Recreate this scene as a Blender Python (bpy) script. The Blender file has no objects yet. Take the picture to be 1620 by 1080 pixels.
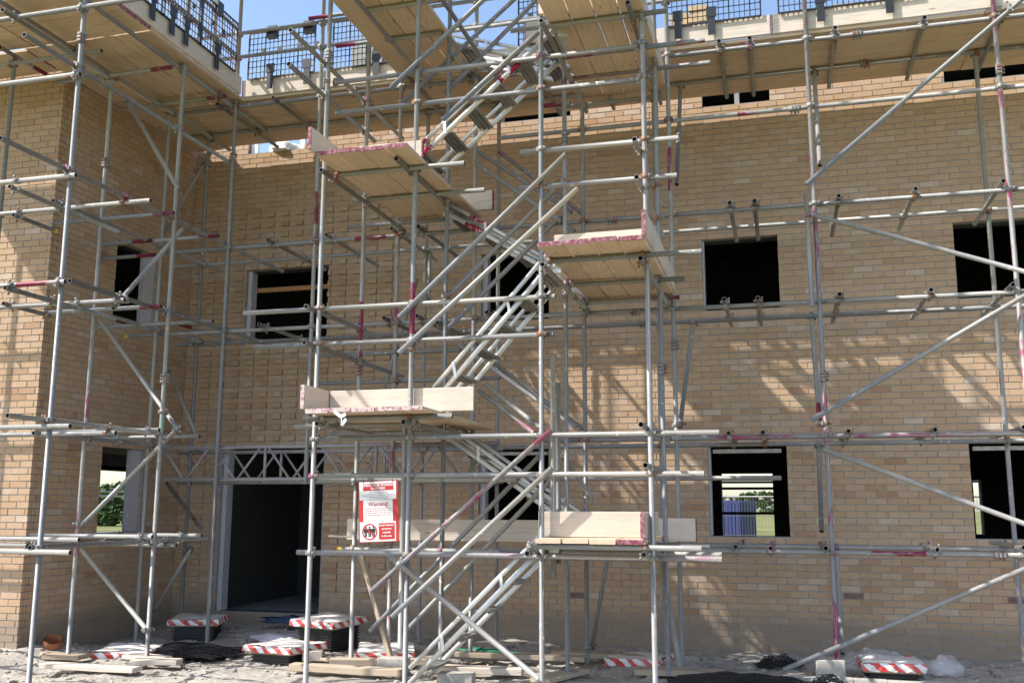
import bpy, bmesh, math, random
from mathutils import Vector, Matrix, Quaternion
random.seed(7)
SC = bpy.context.scene
COL = SC.collection
# ------------------------------------------------------------------ camera, sky, sun, exposure
cam_d = bpy.data.cameras.new('camera'); cam = bpy.data.objects.new('camera', cam_d); COL.objects.link(cam)
cam_d.sensor_width = 36.0; cam_d.lens = 36.0*1543.0/1620.0; cam_d.clip_start = .05; cam_d.clip_end = 2000
PITCH, YAW, ROLL = .168326, .269496, .0033825
fw = Vector((-math.sin(YAW)*math.cos(PITCH), math.cos(YAW)*math.cos(PITCH), math.sin(PITCH)))
r0 = Vector((math.cos(YAW), math.sin(YAW), 0)); u0 = r0.cross(fw)
rt = r0*math.cos(ROLL)+u0*math.sin(ROLL); up = rt.cross(fw)
cam.matrix_world = Matrix(((rt.x,up.x,-fw.x,0),(rt.y,up.y,-fw.y,0),(rt.z,up.z,-fw.z,1.6),(0,0,0,1)))
SC.camera = cam
SUN = Vector((-1.67,-1.0,2.03)).normalized()          # towards the sun
w = bpy.data.worlds.new('World'); SC.world = w; w.use_nodes = True
nt = w.node_tree; bg = nt.nodes['Background']
sky = nt.nodes.new('ShaderNodeTexSky'); sky.sky_type = 'NISHITA'; sky.sun_disc = False
sky.sun_elevation = math.asin(SUN.z); sky.sun_rotation = math.atan2(SUN.x, SUN.y)
sky.air_density = 1.0; sky.dust_density = 1.3; sky.ozone_density = 1.1
nt.links.new(sky.outputs[0], bg.inputs[0]); bg.inputs[1].default_value = .15
sd = bpy.data.lights.new('sun','SUN'); sd.energy = 3.75; sd.angle = math.radians(.53); sd.color = (1,.965,.91)
so = bpy.data.objects.new('sun', sd); COL.objects.link(so); so.rotation_mode='QUATERNION'
so.rotation_quaternion = (-SUN).to_track_quat('-Z','Y'); so.location=(-10,-6,14)
SC.view_settings.view_transform='Standard'; SC.view_settings.look='None'; SC.view_settings.gamma=1
SC.view_settings.use_curve_mapping=False; SC.view_settings.exposure=1.0
# ------------------------------------------------------------------ materials
class NT:
    def __init__(s,name):
        s.m=bpy.data.materials.new(name); s.m.use_nodes=True; s.t=s.m.node_tree; s.b=s.t.nodes['Principled BSDF']; s.o=s.t.nodes['Material Output']
    def n(s,k,**p):
        q=s.t.nodes.new('ShaderNode'+k)
        for a,v in p.items(): setattr(q,a,v)
        return q
    def l(s,a,b): s.t.links.new(a,b)
    def noise(s,scale,detail=4,rough=.6,vec=None,dist=0):
        q=s.n('TexNoise'); q.inputs['Scale'].default_value=scale; q.inputs['Detail'].default_value=detail; q.inputs['Roughness'].default_value=rough; q.inputs['Distortion'].default_value=dist
        if vec is not None: s.l(vec,q.inputs['Vector'])
        return q.outputs['Fac']
    def ramp(s,fac,stops,interp='LINEAR'):
        q=s.n('ValToRGB'); cr=q.color_ramp; cr.interpolation=interp
        while len(cr.elements)<len(stops): cr.elements.new(.5)
        for e,(p,c) in zip(cr.elements,stops): e.position=p; e.color=tuple(c)+(1,) if len(c)==3 else c
        s.l(fac,q.inputs[0]); return q.outputs[0]
    def mix(s,f,a,b,mode='MIX'):
        q=s.n('Mix',data_type='RGBA',blend_type=mode)
        for v,i in ((f,0),(a,6),(b,7)):
            if isinstance(v,(int,float)): q.inputs[i].default_value=v
            elif isinstance(v,tuple): q.inputs[i].default_value=v+(1,)
            else: s.l(v,q.inputs[i])
        return q.outputs[2]
    def math(s,op,a,b=0.0):
        q=s.n('Math',operation=op)
        for v,i in ((a,0),(b,1)):
            if isinstance(v,(int,float)): q.inputs[i].default_value=v
            else: s.l(v,q.inputs[i])
        return q.outputs[0]
    def coord(s,k='Object',scale=None,rand=True):
        c=s.n('TexCoord').outputs[k]
        if scale or rand:
            mp=s.n('Mapping'); s.l(c,mp.inputs['Vector'])
            if scale: mp.inputs['Scale'].default_value=scale
            if rand:
                oi=s.n('ObjectInfo'); cb=s.n('CombineXYZ')
                m1=s.math('MULTIPLY',oi.outputs['Random'],37.0)
                for i in range(3): s.l(m1,cb.inputs[i])
                s.l(cb.outputs[0],mp.inputs['Location'])
            c=mp.outputs[0]
        return c
    def rnd(s): return s.n('ObjectInfo').outputs['Random']
    def base(s,c,rough=.6,metal=0.0,spec=None):
        if isinstance(c,tuple): s.b.inputs['Base Color'].default_value=c+(1,)
        else: s.l(c,s.b.inputs['Base Color'])
        if isinstance(rough,(int,float)): s.b.inputs['Roughness'].default_value=rough
        else: s.l(rough,s.b.inputs['Roughness'])
        s.b.inputs['Metallic'].default_value=metal
        if spec is not None: s.b.inputs['Specular IOR Level'].default_value=spec
    def bump(s,h,st=.3,d=.01):
        q=s.n('Bump'); q.inputs['Strength'].default_value=st; q.inputs['Distance'].default_value=d
        s.l(h,q.inputs['Height']); s.l(q.outputs[0],s.b.inputs['Normal'])
def plain(name,c,rough=.7,metal=0,sc=20,var=.25,bump=.15):
    k=NT(name); v=k.coord(); f=k.noise(sc,5,.6,v)
    lo=tuple(x*(1-var) for x in c); hi=tuple(min(1,x*(1+var)) for x in c)
    k.base(k.ramp(f,[(.3,lo),(.7,hi)]),rough,metal); k.bump(f,bump,.004); return k.m
MT={}
def brick_mat(name,attr):
    k=NT(name)
    if attr: t=k.n('Attribute',attribute_name='tone').outputs['Fac']
    else: t=k.rnd()
    col=k.ramp(t,[(0,(.40,.235,.145)),(.08,(.43,.275,.17)),(.2,(.468,.315,.192)),(.5,(.496,.340,.222)),(.8,(.516,.364,.246)),(.93,(.51,.365,.265)),(1,(.555,.435,.335))])
    g=k.n('NewGeometry').outputs['Position']
    f1=k.noise(9,4,.65,g); f2=k.noise(160,3,.6,g); f3=k.noise(.8,3,.6,g)
    col=k.mix(k.ramp(f1,[(.4,(0,0,0)),(.75,(.5,.5,.5))]),col,(.41,.27,.155))
    col=k.mix(k.ramp(f2,[(.5,(0,0,0)),(.85,(.35,.35,.35))]),col,(.62,.50,.36))
    # pale mortar smears and, close to the ground, splashed dirt
    f4=k.noise(3.2,6,.75,g)
    col=k.mix(k.ramp(f4,[(.56,(0,0,0)),(.76,(.6,.6,.6))]),col,(.52,.45,.37))
    sx=k.n('SeparateXYZ'); k.l(g,sx.inputs[0])
    h=k.math('ADD',sx.outputs[2],k.math('MULTIPLY',f3,-.25))
    col=k.mix(k.ramp(h,[(.12,(.75,.75,.75)),(.33,(0,0,0))]),col,(.26,.21,.16))
    k.base(col,.9,0,.2); k.bump(f2,.35,.004); return k.m
MT['brick']=brick_mat('brick_clay',False); MT['brickwork']=brick_mat('brickwork_clay',True)
k=NT('mortar'); g=k.coord(rand=False); k.base(k.ramp(k.noise(14,5,.7,g),[(.3,(.27,.262,.26)),(.7,(.385,.37,.36))]),.95,0,.1); k.bump(k.noise(60,4,.6,g),.5,.004); MT['mortar']=k.m
def galv(name,paint=None,amt=.5,tint=None):
    k=NT(name); v=k.coord(scale=(1,1,.35)); f=k.noise(5,6,.65,v); f2=k.noise(45,4,.7,v); r=k.rnd()
    a=k.ramp(r,[(0,(.19,.186,.18)),(.45,(.28,.272,.258)),(1,(.39,.37,.335))])
    b=k.mix(k.ramp(f,[(.35,(0,0,0)),(.7,(.75,.75,.75))]),a,(.19,.195,.20))
    b=k.mix(k.ramp(f2,[(.55,(0,0,0)),(.75,(.55,.55,.55))]),b,(.50,.475,.43))
    f3=k.noise(7,5,.8,v,.4)
    b=k.mix(k.ramp(f3,[(.68,(0,0,0)),(.8,(.45,.45,.45))]),b,(.22,.13,.08))
    f6=k.noise(24,3,.5,k.coord(scale=(1,1,.8)))
    b=k.mix(k.ramp(f6,[(.66,(0,0,0)),(.70,(.8,.8,.8))]),b,(.52,.49,.44))
    if tint: b=k.mix(.45,b,tint)
    if paint:
        f4=k.noise(3.2,7,.75,k.coord(scale=(2.5,2.5,.6)),.6)
        b=k.mix(k.ramp(f4,[(amt-.03,(0,0,0)),(amt+.03,(1,1,1))]),b,paint)
    k.base(b,k.ramp(f,[(.3,(.46,.46,.46)),(.7,(.66,.66,.66))]),.22); k.bump(f2,.12,.002); return k.m
MAROON=(.20,.022,.055)
MT['galv']=galv('galvanised_steel'); MT['worn']=galv('maroon_worn_steel',(.27,.055,.11),.55); MT['pink']=galv('pinkish_steel',(.30,.17,.22),.60,(.38,.35,.36))
MT['maroon']=galv('maroon_painted_steel',MAROON,.44); MT['yellow']=plain('yellow_plastic',(.65,.40,.03),.5); MT['green']=galv('green_painted_steel',(.25,.36,.30),.52)
MT['boreshade']=plain('tube_bore_shade',(.05,.045,.042),.9); MT['rust']=galv('rusty_coupler_steel',(.26,.13,.075),.52)  # bores coloured near-black to stand in for the unlit inside of tubes
k=NT('aluminium'); v=k.coord(scale=(1,1,.2)); f=k.noise(9,5,.6,v); k.base(k.ramp(f,[(.3,(.62,.62,.61)),(.7,(.80,.80,.78))]),k.ramp(f,[(.3,(.32,.32,.32)),(.7,(.5,.5,.5))]),.45); MT['alu']=k.m
MT['tread']=galv('scuffed_tread_aluminium',(.40,.37,.33),.6)
k=NT('aluminium_red_paint'); v=k.coord(scale=(1,1,.4)); f=k.noise(14,6,.7,v,.4); k.base(k.ramp(f,[(.52,(.38,.012,.05)),(.56,(.72,.71,.70))]),.4,.4); MT['alured']=k.m
def wood(name,c,var=.5,weather=.35):
    k=NT(name); v=k.coord(scale=(1.1,14,14)); v2=k.coord(scale=(2.2,7,7)); r=k.rnd()
    f=k.noise(2.2,6,.65,v,.9); f2=k.noise(1.6,4,.6,v2)
    d=tuple(x*.72 for x in c); l=tuple(min(1,x*1.12) for x in c)
    b=k.ramp(f,[(.25,d),(.5,c),(.8,l)])
    b=k.mix(k.ramp(f2,[(.45,(0,0,0)),(.75,(weather,weather,weather))]),b,(.50,.46,.40))
    b=k.mix(k.ramp(r,[(0,(.38,.38,.38)),(.5,(0,0,0)),(1,(0,0,0))]),b,tuple(x*.62 for x in c))
    vo=k.n('TexVoronoi'); vo.inputs['Scale'].default_value=1.0; k.l(k.coord(scale=(2.4,9,9)),vo.inputs['Vector'])
    b=k.mix(k.ramp(vo.outputs['Distance'],[(.05,(.7,.7,.7)),(.11,(0,0,0))]),b,(.28,.16,.085))
    k.base(b,.85,0,.2); k.bump(f,.25,.003); return k.m
MT['wood']=wood('scaffold_board_pine',(.62,.47,.335),weather=.3); MT['palewood']=wood('bleached_toe_board_pine',(.63,.535,.44),weather=.6); MT['greywood']=wood('weathered_timber',(.44,.35,.25),weather=.6)
k=NT('maroon_board_end_paint'); f=k.noise(30,5,.7,k.coord()); k.base(k.ramp(f,[(.45,(.19,.03,.065)),(.68,(.42,.28,.26))]),.8); MT['boardend']=k.m
k=NT('pale_board_end_paint'); f=k.noise(26,5,.75,k.coord()); k.base(k.ramp(f,[(.40,(.30,.10,.13)),(.52,(.56,.47,.43))]),.85); MT['boardendpale']=k.m
MT['batten']=plain('orange_timber',(.50,.26,.10),.7)
MT['block']=plain('grey_blockwork',(.22,.21,.20),.95,sc=12); MT['slab']=plain('concrete_slab',(.30,.30,.30),.9,sc=6); MT['concrete']=plain('concrete',(.42,.39,.34),.95,sc=14)
MT['dark']=plain('painted_indoor_shade',(.07,.068,.065),.9)  # near-black stands in for indoor shade on inner leaf, upper slabs and partitions
MT['frame']=plain('pale_cavity_closer',(.52,.51,.55),.6,var=.1); MT['whiteframe']=plain('white_plastic',(.78,.78,.77),.5,var=.05)
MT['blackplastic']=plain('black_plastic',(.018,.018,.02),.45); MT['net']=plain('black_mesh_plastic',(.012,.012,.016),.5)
MT['slate']=plain('grey_stone_block',(.36,.35,.33),.9); MT['buffblock']=plain('buff_brick_stack',(.55,.42,.25),.9)
MT['terracotta']=plain('terracotta',(.33,.13,.06),.85); MT['airbrick']=plain('airbrick_clay',(.30,.20,.15),.9); MT['sack']=plain('white_sack',(.80,.79,.77),.7,var=.06)
MT['greenpl']=plain('green_plastic',(.01,.16,.09),.6); MT['blue']=plain('blue_container_paint',(.009,.018,.10),.55,var=.12); MT['tealnet']=plain('blue_plastic_scrap',(.03,.06,.13),.6)
def tape(name,top):
    k=NT(name); c=k.n('TexCoord').outputs['Object']; sx=k.n('SeparateXYZ'); k.l(c,sx.inputs[0])
    s=k.math('ADD',k.math('ADD',sx.outputs[0],sx.outputs[1]),k.math('MULTIPLY',sx.outputs[2],1.1))
    oi=k.rnd(); s=k.math('ADD',s,oi)
    nz=k.noise(5,2,.5,c); s=k.math('ADD',s,k.math('MULTIPLY',nz,.12))
    fr=k.math('FRACT',k.math('MULTIPLY',s,6.2))
    st=k.ramp(fr,[(0,(.62,.025,.025)),(.47,(.62,.025,.025)),(.5,(.82,.82,.80)),(.97,(.82,.82,.80))],'LINEAR')
    f=k.noise(6,5,.7,c)
    if top: st=k.mix(k.ramp(f,[(.36,(0,0,0)),(.42,(1,1,1))]),st,(.74,.72,.68))
    dust=k.mix(k.ramp(k.noise(9,5,.7,c),[(.45,(.05,.05,.05)),(.75,(.55,.55,.55))]),st,(.48,.43,.36))
    k.base(dust,.5); return k.m
MT['tape']=tape('barrier_tape',False); MT['tapetop']=tape('barrier_tape_top',True)
k=NT('ground_dust'); g=k.coord(rand=False); f=k.noise(1.1,6,.65,g); f2=k.noise(22,6,.7,g); f3=k.noise(.5,3,.6,g)
b=k.ramp(f,[(.3,(.31,.28,.24)),(.5,(.43,.39,.335)),(.72,(.55,.505,.43))]); b=k.mix(k.ramp(f2,[(.35,(.55,.55,.55)),(.6,(0,0,0))]),b,(.19,.165,.14))
k.base(b,.95,0,.1); k.bump(f2,.8,.02); MT['ground']=k.m
k=NT('stones'); t=k.n('NewGeometry').outputs['Random Per Island']; f=k.noise(30,4,.6,k.coord(rand=False)); b=k.ramp(t,[(0,(.20,.18,.155)),(.5,(.38,.34,.28)),(.85,(.50,.46,.39)),(1,(.40,.24,.15))]); k.base(k.mix(k.ramp(f,[(.4,(.4,.4,.4)),(.6,(0,0,0))]),b,(.25,.22,.18)),.95,0,.1); MT['stones']=k.m
k=NT('grass_field'); g=k.coord(rand=False); f=k.noise(.25,6,.7,g); k.base(k.ramp(f,[(.35,(.10,.12,.035)),(.55,(.20,.19,.075)),(.75,(.33,.28,.16))]),.95,0,.1); MT['field']=k.m
k=NT('leaves'); t=k.n('NewGeometry').outputs['Random Per Island']; k.base(k.ramp(t,[(0,(.030,.055,.018)),(.6,(.055,.095,.028)),(1,(.10,.14,.045))]),.8,0,.2); MT['leaf']=k.m
MT['bark']=plain('bark',(.12,.09,.065),.95)
k=NT('clear_polythene'); f=k.noise(6,4,.6,k.coord()); k.base((.80,.80,.82),.25); tr=k.n('BsdfTransparent'); mx=k.n('MixShader')
k.l(k.ramp(f,[(.3,(.14,.14,.14)),(.7,(.38,.38,.38))]),mx.inputs[0]); k.l(tr.outputs[0],mx.inputs[1]); k.l(k.b.outputs[0],mx.inputs[2]); k.l(mx.outputs[0],k.o.inputs[0]); MT['poly']=k.m
MT['signred']=plain('sign_red',(.55,.035,.03),.4,var=.06,bump=0); MT['signwhite']=plain('sign_white',(.80,.80,.82),.4,var=.04,bump=0); MT['signgrey']=plain('sign_grey_print',(.35,.35,.37),.6,var=.05,bump=0); MT['signblack']=plain('sign_black_print',(.02,.02,.025),.6,bump=0); MT['signpink']=plain('sign_red_print',(.55,.16,.16),.6,bump=0)
# ------------------------------------------------------------------ mesh helpers
class MB:
    def __init__(s): s.v=[]; s.f=[]; s.m=[]; s.sm=[]; s.tone=[]
    def face(s,ix,mi=0,sm=False,tone=.5): s.f.append(ix); s.m.append(mi); s.sm.append(sm); s.tone.append(tone)
    def box(s,x0,x1,y0,y1,z0,z1,mi=0,tone=.5,skip=()):
        n=len(s.v); s.v+=[(x0,y0,z0),(x1,y0,z0),(x1,y1,z0),(x0,y1,z0),(x0,y0,z1),(x1,y0,z1),(x1,y1,z1),(x0,y1,z1)]
        for kx,q in enumerate(((0,3,2,1),(4,5,6,7),(0,1,5,4),(1,2,6,5),(2,3,7,6),(3,0,4,7))):
            if kx not in skip: s.face(tuple(n+i for i in q),mi,False,tone)
    def obox(s,c,ax,ay,az,mi=0,tone=.5):
        n=len(s.v); c=Vector(c)
        for sz in (-1,1):
            for sx,sy in ((-1,-1),(1,-1),(1,1),(-1,1)): s.v.append(tuple(c+ax*sx+ay*sy+az*sz))
        for q in ((0,3,2,1),(4,5,6,7),(0,1,5,4),(1,2,6,5),(2,3,7,6),(3,0,4,7)): s.face(tuple(n+i for i in q),mi,False,tone)
    def bar(s,p,q,w,h=None,mi=0,tone=.5):
        p,q=Vector(p),Vector(q); d=q-p; L=d.length; d/=L; a=d.cross(Vector((0,0,1)))
        if a.length<.01: a=Vector((1,0,0))
        a.normalize(); b=d.cross(a); s.obox((p+q)/2,d*(L/2),a*(w/2),b*((h or w)/2),mi,tone)
    def tube(s,p,q,r,seg=10,mi=0,cap=True,r2=None):
        p,q=Vector(p),Vector(q); d=(q-p).normalized(); a=d.orthogonal().normalized(); b=d.cross(a); n=len(s.v); r2=r if r2 is None else r2
        for c,rr in ((p,r),(q,r2)):
            for i in range(seg):
                t=2*math.pi*i/seg; s.v.append(tuple(c+a*math.cos(t)*rr+b*math.sin(t)*rr))
        for i in range(seg): j=(i+1)%seg; s.face((n+i,n+j,n+seg+j,n+seg+i),mi,True)
        if cap: s.face(tuple(n+i for i in reversed(range(seg))),mi); s.face(tuple(n+seg+i for i in range(seg)),mi)
    def mesh(s,name,mats,tone=False):
        me=bpy.data.meshes.new(name); me.from_pydata(s.v,[],s.f); me.validate()
        for m in mats: me.materials.append(m)
        if len(me.polygons)==len(s.f):
            me.polygons.foreach_set('material_index',s.m); me.polygons.foreach_set('use_smooth',s.sm)
            if tone:
                a=me.attributes.new('tone','FLOAT','FACE'); a.data.foreach_set('value',s.tone)
        me.update(); return me
def link(name,me,parent=None,mw=None):
    o=bpy.data.objects.new(name,me); COL.objects.link(o)
    if parent is not None: o.parent=parent
    if mw is not None: o.matrix_world=mw; 
    if parent is not None and mw is not None:
        o.matrix_parent_inverse=Matrix(); o.matrix_basis=PW[parent.name].inverted()@mw if parent.name in PW else mw
    return o
PW={}
def part(name,mb,mats,parent=None,loc=None):
    o=link(name,mb.mesh(name,[MT[m] if isinstance(m,str) else m for m in (mats if isinstance(mats,(list,tuple)) else [mats])],True),parent)
    if loc is not None: o.location=loc
    return o
def tag(o,label=None,cat=None,group=None,kind=None):
    for a,v in (('label',label),('category',cat),('group',group),('kind',kind)):
        if v: o[a]=v
    return o
def thing(name,label,cat,group=None,loc=(0,0,0),rz=0):
    o=bpy.data.objects.new(name,None); COL.objects.link(o); o.location=loc; o.rotation_euler=(0,0,rz); o.empty_display_size=.1
    return tag(o,label,cat,group)
def jit(a): return random.uniform(-a,a)
# ------------------------------------------------------------------ ground
def gh(x,y):
    h=.035*math.sin(x*1.7+y*.6)*math.sin(y*2.1-x*.4)+.02*math.sin(x*4.3+1.3*y)
    n=.5+.5*math.sin(x*9.1+3*math.sin(y*5.3))*math.sin(y*8.7+2*math.sin(x*4.1))
    h+=.03*(n-.5)
    left=max(0,min(1,(-5.2-x)/1.2)); near=max(0,min(1,(9.9-y)/.7))
    h*=1-.75*near*(1-left)
    bank=max(0,min(1,(y-10.6)/1.2)); h+=.10*bank*max(0,min(1,(-3.5-x)/2))
    if x<-7.5: h+=.10*math.exp(-((x+8.0)**2+(y-9.3)**2)/.35)
    return h-.03
mb=MB(); nx,ny=210,110
xs=[-13+ (18.0)*i/nx for i in range(nx+1)]; ys=[6.0+7.0*j/ny for j in range(ny+1)]
for y in ys:
    for x in xs: mb.v.append((x,y,gh(x,y)+jit(.012)))
for j in range(ny):
    for i in range(nx):
        a=j*(nx+1)+i; mb.face((a,a+1,a+nx+2,a+nx+1),0,False)
tag(part('ground',mb,'ground'),kind='structure')
mb=MB(); X=[-900,-13,5,900]; Y=[-900,6,13,900]
for j in range(4):
    for i in range(4): mb.v.append((X[i],Y[j],-.12 if not (Y[j]>100 or Y[j]<-100) else -.45))
for j in range(3):
    for i in range(3):
        if (i,j)!=(1,1): a=j*4+i; mb.face((a,a+1,a+5,a+4))
o=part('field',mb,'field'); tag(o,kind='structure')
mb=MB()
for i in range(16):
    x=-.35+i*.3; mb.box(x,x+.295,9.93+jit(.006),10.07,-.05,.035+jit(.006))
tag(part('concrete_kerb',mb,'concrete'),kind='structure')
mb=MB()
ph=bmesh.new(); bmesh.ops.create_icosphere(ph,subdivisions=1,radius=1); IV=[v.co.copy() for v in ph.verts]; IF=[tuple(v.index for v in f.verts) for f in ph.faces]; ph.free()
def stone(mb,x,y,z,r):
    n=len(mb.v); sx,sy,sz=r*random.uniform(.7,1.4),r*random.uniform(.7,1.3),r*random.uniform(.45,.9); R=Matrix.Rotation(random.uniform(0,6.3),3,'Z')
    for v in IV:
        q=R@Vector((v.x*sx,v.y*sy,v.z*sz))*random.uniform(.8,1.15); mb.v.append((x+q.x,y+q.y,z+q.z))
    for f in IF: mb.face(tuple(n+i for i in f))
for i in range(5200):
    x=random.uniform(-9.5,3); y=random.uniform(7.6,11.75)
    if x<-8.1 and y>9.0: continue
    d=math.sin(x*2.3+y)*math.sin(y*3.1-x)
    if y<9.8 and x>-5.5 and random.random()<.75 and d<.5: continue
    r=min(.05,.006+random.expovariate(1/.008)); stone(mb,x,y,gh(x,y)+r*.2,r)
tag(part('rubble',mb,'stones'),kind='stuff')
# ------------------------------------------------------------------ building
BLD=thing('brick_building','unfinished two storey buff brick building with unglazed window openings behind the scaffolding','building',loc=(-8.06,9.12,0))
def child(o): o.parent=BLD; o.matrix_parent_inverse=Matrix.Translation((8.06,-9.12,0)); return o
YW,XR,YWF=11.9,-8.06,9.12
def cells(u0,u1,z0,z1,ops):
    us=sorted({u0,u1}|{a for o in ops for a in o[:2] if u0<a<u1}); out=[]
    for a,b in zip(us,us[1:]):
        c=(a+b)/2; cuts=sorted((max(z0,o[2]),min(z1,o[3])) for o in ops if o[0]<c<o[1]); z=z0
        for lo,hi in cuts:
            if lo>z: out.append((a,b,z,lo))
            z=max(z,hi)
        if z<z1: out.append((a,b,z,z1))
    return out
OPM=[(-7.17,-5.9,3.825,4.875),(-3.71,-2.8,3.975,4.875),(-.86,.05,3.975,4.875),(2.015,2.925,3.975,4.875),
     (-7.4,-5.875,.225,2.4),(-3.72,-2.81,1.35,2.325),(-.86,.05,1.275,2.325),(2.01,2.92,1.275,2.325),
     (-7.24,-6.35,6.6,7),(-3.43,-2.5,6.675,7),(-.8,.03,6.6,7),(2.04,2.95,6.6,7),(-6.35,-6.05,6.675,7),(-6.05,-5.3,6.75,7),(-4.6,-3.9,6.75,7)]
OPR=[(10.28,11.12,3.9,4.95),(10.28,11.1,1.275,2.325)]
OPW=[]
WALLS={'main':(lambda u,d,z:(u,YW+d,z)),'ret':(lambda u,d,z:(XR-d,u,z)),'wing':(lambda u,d,z:(u,YWF+d,z))}
def wbox(mb,to,u0,u1,d0,d1,z0,z1,tone=.5,mi=0):
    p,q=to(u0,d0,z0),to(u1,d1,z1)
    mb.box(min(p[0],q[0]),max(p[0],q[0]),min(p[1],q[1]),max(p[1],q[1]),min(p[2],q[2]),max(p[2],q[2]),mi,tone)
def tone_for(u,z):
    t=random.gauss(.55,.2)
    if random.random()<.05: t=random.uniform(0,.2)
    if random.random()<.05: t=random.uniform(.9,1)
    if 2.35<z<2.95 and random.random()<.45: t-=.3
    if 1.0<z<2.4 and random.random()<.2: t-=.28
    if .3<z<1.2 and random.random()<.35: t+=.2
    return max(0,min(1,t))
SINGLE=[]; PROUD=[]
def courses(key,u0,u1,ztop,ops,header=None,parent=None):
    to=WALLS[key]; out=[]
    for kz in range(-2,int(ztop/.075+.5)):
        z=kz*.075; zc=z+.0325
        if header and header[2]<zc<header[3]: hdr=True
        else: hdr=False
        segs=[(u0,u1)]
        for o in ops:
            if o[2]-.02<zc<o[3]+.005:
                ns=[]
                for a,b in segs:
                    if o[1]<=a or o[0]>=b: ns.append((a,b)); continue
                    if o[0]>a: ns.append((a,o[0]))
                    if o[1]<b: ns.append((o[1],b))
                segs=ns
        u=math.floor(u0/.225)*.225-(.1125 if kz%2 else 0)-.225
        items=[]
        while u<u1:
            if hdr and kz%2 and header[0]<u+.05<header[1]:
                items.append((u,u+.1025,True)); items.append((u+.1125,u+.215,False))
            else: items.append((u,u+.215,False))
            u+=.225
        for a,b,pr in items:
            for s0,s1 in segs:
                c,d=max(a,s0),min(b,s1)
                if d-c<.03: continue
                if s0>u0 and c==s0: c+=0
                dep=.0 if not pr else -.026
                dep+=jit(.0025); full=(z>6.5)
                out.append((c+jit(.002),d+jit(.002),dep,.1025 if full else .05,z+jit(.0012),z+.0645+jit(.0012),pr,b-a>.2 and d-c>.21))
    return out
def build_wall(key,name,u0,u1,ztop,ops,header=None,thick=.3,ub=None,inner=None):
    to=WALLS[key]; mb=MB(); ua,ub_=(ub or (u0,u1))
    for a,b,lo,hi in cells(ua,ub_,-.3,ztop,ops): wbox(mb,to,a,b,.006,.112,lo,hi)
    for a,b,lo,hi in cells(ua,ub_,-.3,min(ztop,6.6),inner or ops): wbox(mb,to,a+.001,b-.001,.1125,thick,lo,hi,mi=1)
    o=child(part(name,mb,['mortar','dark'])); 
    bl=courses(key,u0,u1,ztop,ops,header)
    return o,bl,to
CAMP=Vector((0,0,1.6))
walls=[]
mw=build_wall('main','front_wall',XR+.004,5.2,6.84,OPM,(-7.95,-4.86,.45,5.75),ub=(XR-.29,5.2))
rw=build_wall('ret','return_wall',YWF+.056,YW-.004,6.84,OPR,ub=(YWF+.12,YW+.003),inner=[(10.30,11.75,3.88,4.97),(10.30,11.7,1.26,2.34)])
ww=build_wall('wing','wing_wall',-12.4,XR,6.84,OPW,ub=(-12.4,XR-.012))
cand=[]
for wi,(o,bl,to) in enumerate((mw,rw,ww)):
    for bi,b in enumerate(bl):
        c=Vector(to((b[0]+b[1])/2,0,(b[4]+b[5])/2)); v=c-CAMP; dz=v.dot(fw); px=810+1543*v.dot(rt)/dz; py=540-1543*v.dot(up)/dz
        if 0<px<1620 and 0<py<1080: cand.append(((b[6],-dz if wi!=1 else -dz-3),wi,bi,px,py))
proud=sorted([c for c in cand if c[0][0]],key=lambda c:-c[0][1])[:300]; plainb=sorted([c for c in cand if not c[0][0] and (mw,rw,ww)[c[1]][1][c[2]][7]],key=lambda c:-c[0][1])[:300]
single={(c[1],c[2]) for c in proud+plainb}
unit=MB(); unit.box(-.1075,.1075,0,.05,-.0325,.0325); UB=unit.mesh('brick',[MT['brick']])
unit=MB(); unit.box(-.05125,.05125,0,.075,-.0325,.0325); UH=unit.mesh('projecting_brick',[MT['brick']])
for wi,(o,bl,to) in enumerate((mw,rw,ww)):
    mb=MB(); mbp=MB()
    for bi,b in enumerate(bl):
        if (wi,bi) in single:
            q=bpy.data.objects.new('projecting_brick' if b[6] else 'brick', UH if b[6] else UB); COL.objects.link(q); q.parent=o
            q.matrix_parent_inverse=Matrix.Translation((0,0,0))
            q.location=to((b[0]+b[1])/2,b[2],(b[4]+b[5])/2); q.rotation_euler=(0,jit(.004),math.pi/2 if wi==1 else 0)
            if b[6]==False: q.scale=((b[1]-b[0])/.215,1,(b[5]-b[4])/.065)
            else: q.scale=((b[1]-b[0])/.1025,1,(b[5]-b[4])/.065)
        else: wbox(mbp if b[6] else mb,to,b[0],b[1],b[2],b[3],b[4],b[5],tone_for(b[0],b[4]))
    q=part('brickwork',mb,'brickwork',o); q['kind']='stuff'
    if mbp.v: q=part('projecting_brickwork',mbp,'brickwork',o); q['kind']='stuff'
# shell of the building behind: slabs, far walls with openings, partitions
mb=MB()
mb.box(-14,5,12.25,19.4,.05,.2); mb.box(-14,-8.4,9.45,12.25,.05,.2)
child(part('ground_slab',mb,'slab'))
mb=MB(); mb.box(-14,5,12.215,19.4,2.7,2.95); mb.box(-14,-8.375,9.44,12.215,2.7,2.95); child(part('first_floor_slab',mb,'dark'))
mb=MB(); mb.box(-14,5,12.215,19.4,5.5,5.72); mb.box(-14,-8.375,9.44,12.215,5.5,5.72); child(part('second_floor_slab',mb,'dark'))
mb=MB()
for a,b,lo,hi in cells(-14,5.2,-.3,5.5,[(-1.16,-.2,1.06,2.26),(3.30,3.44,1.15,2.12)]): mb.box(a,b,19.4,19.7,lo,hi)
child(part('rear_wall',mb,'block'))
mb=MB()
for a,b,lo,hi in cells(9.44,19.4,-.3,5.5,[(17.3,19.2,1.05,2.36)]): mb.box(-14.3,-14,a,b,lo,hi)
child(part('end_wall',mb,'block'))
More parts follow.
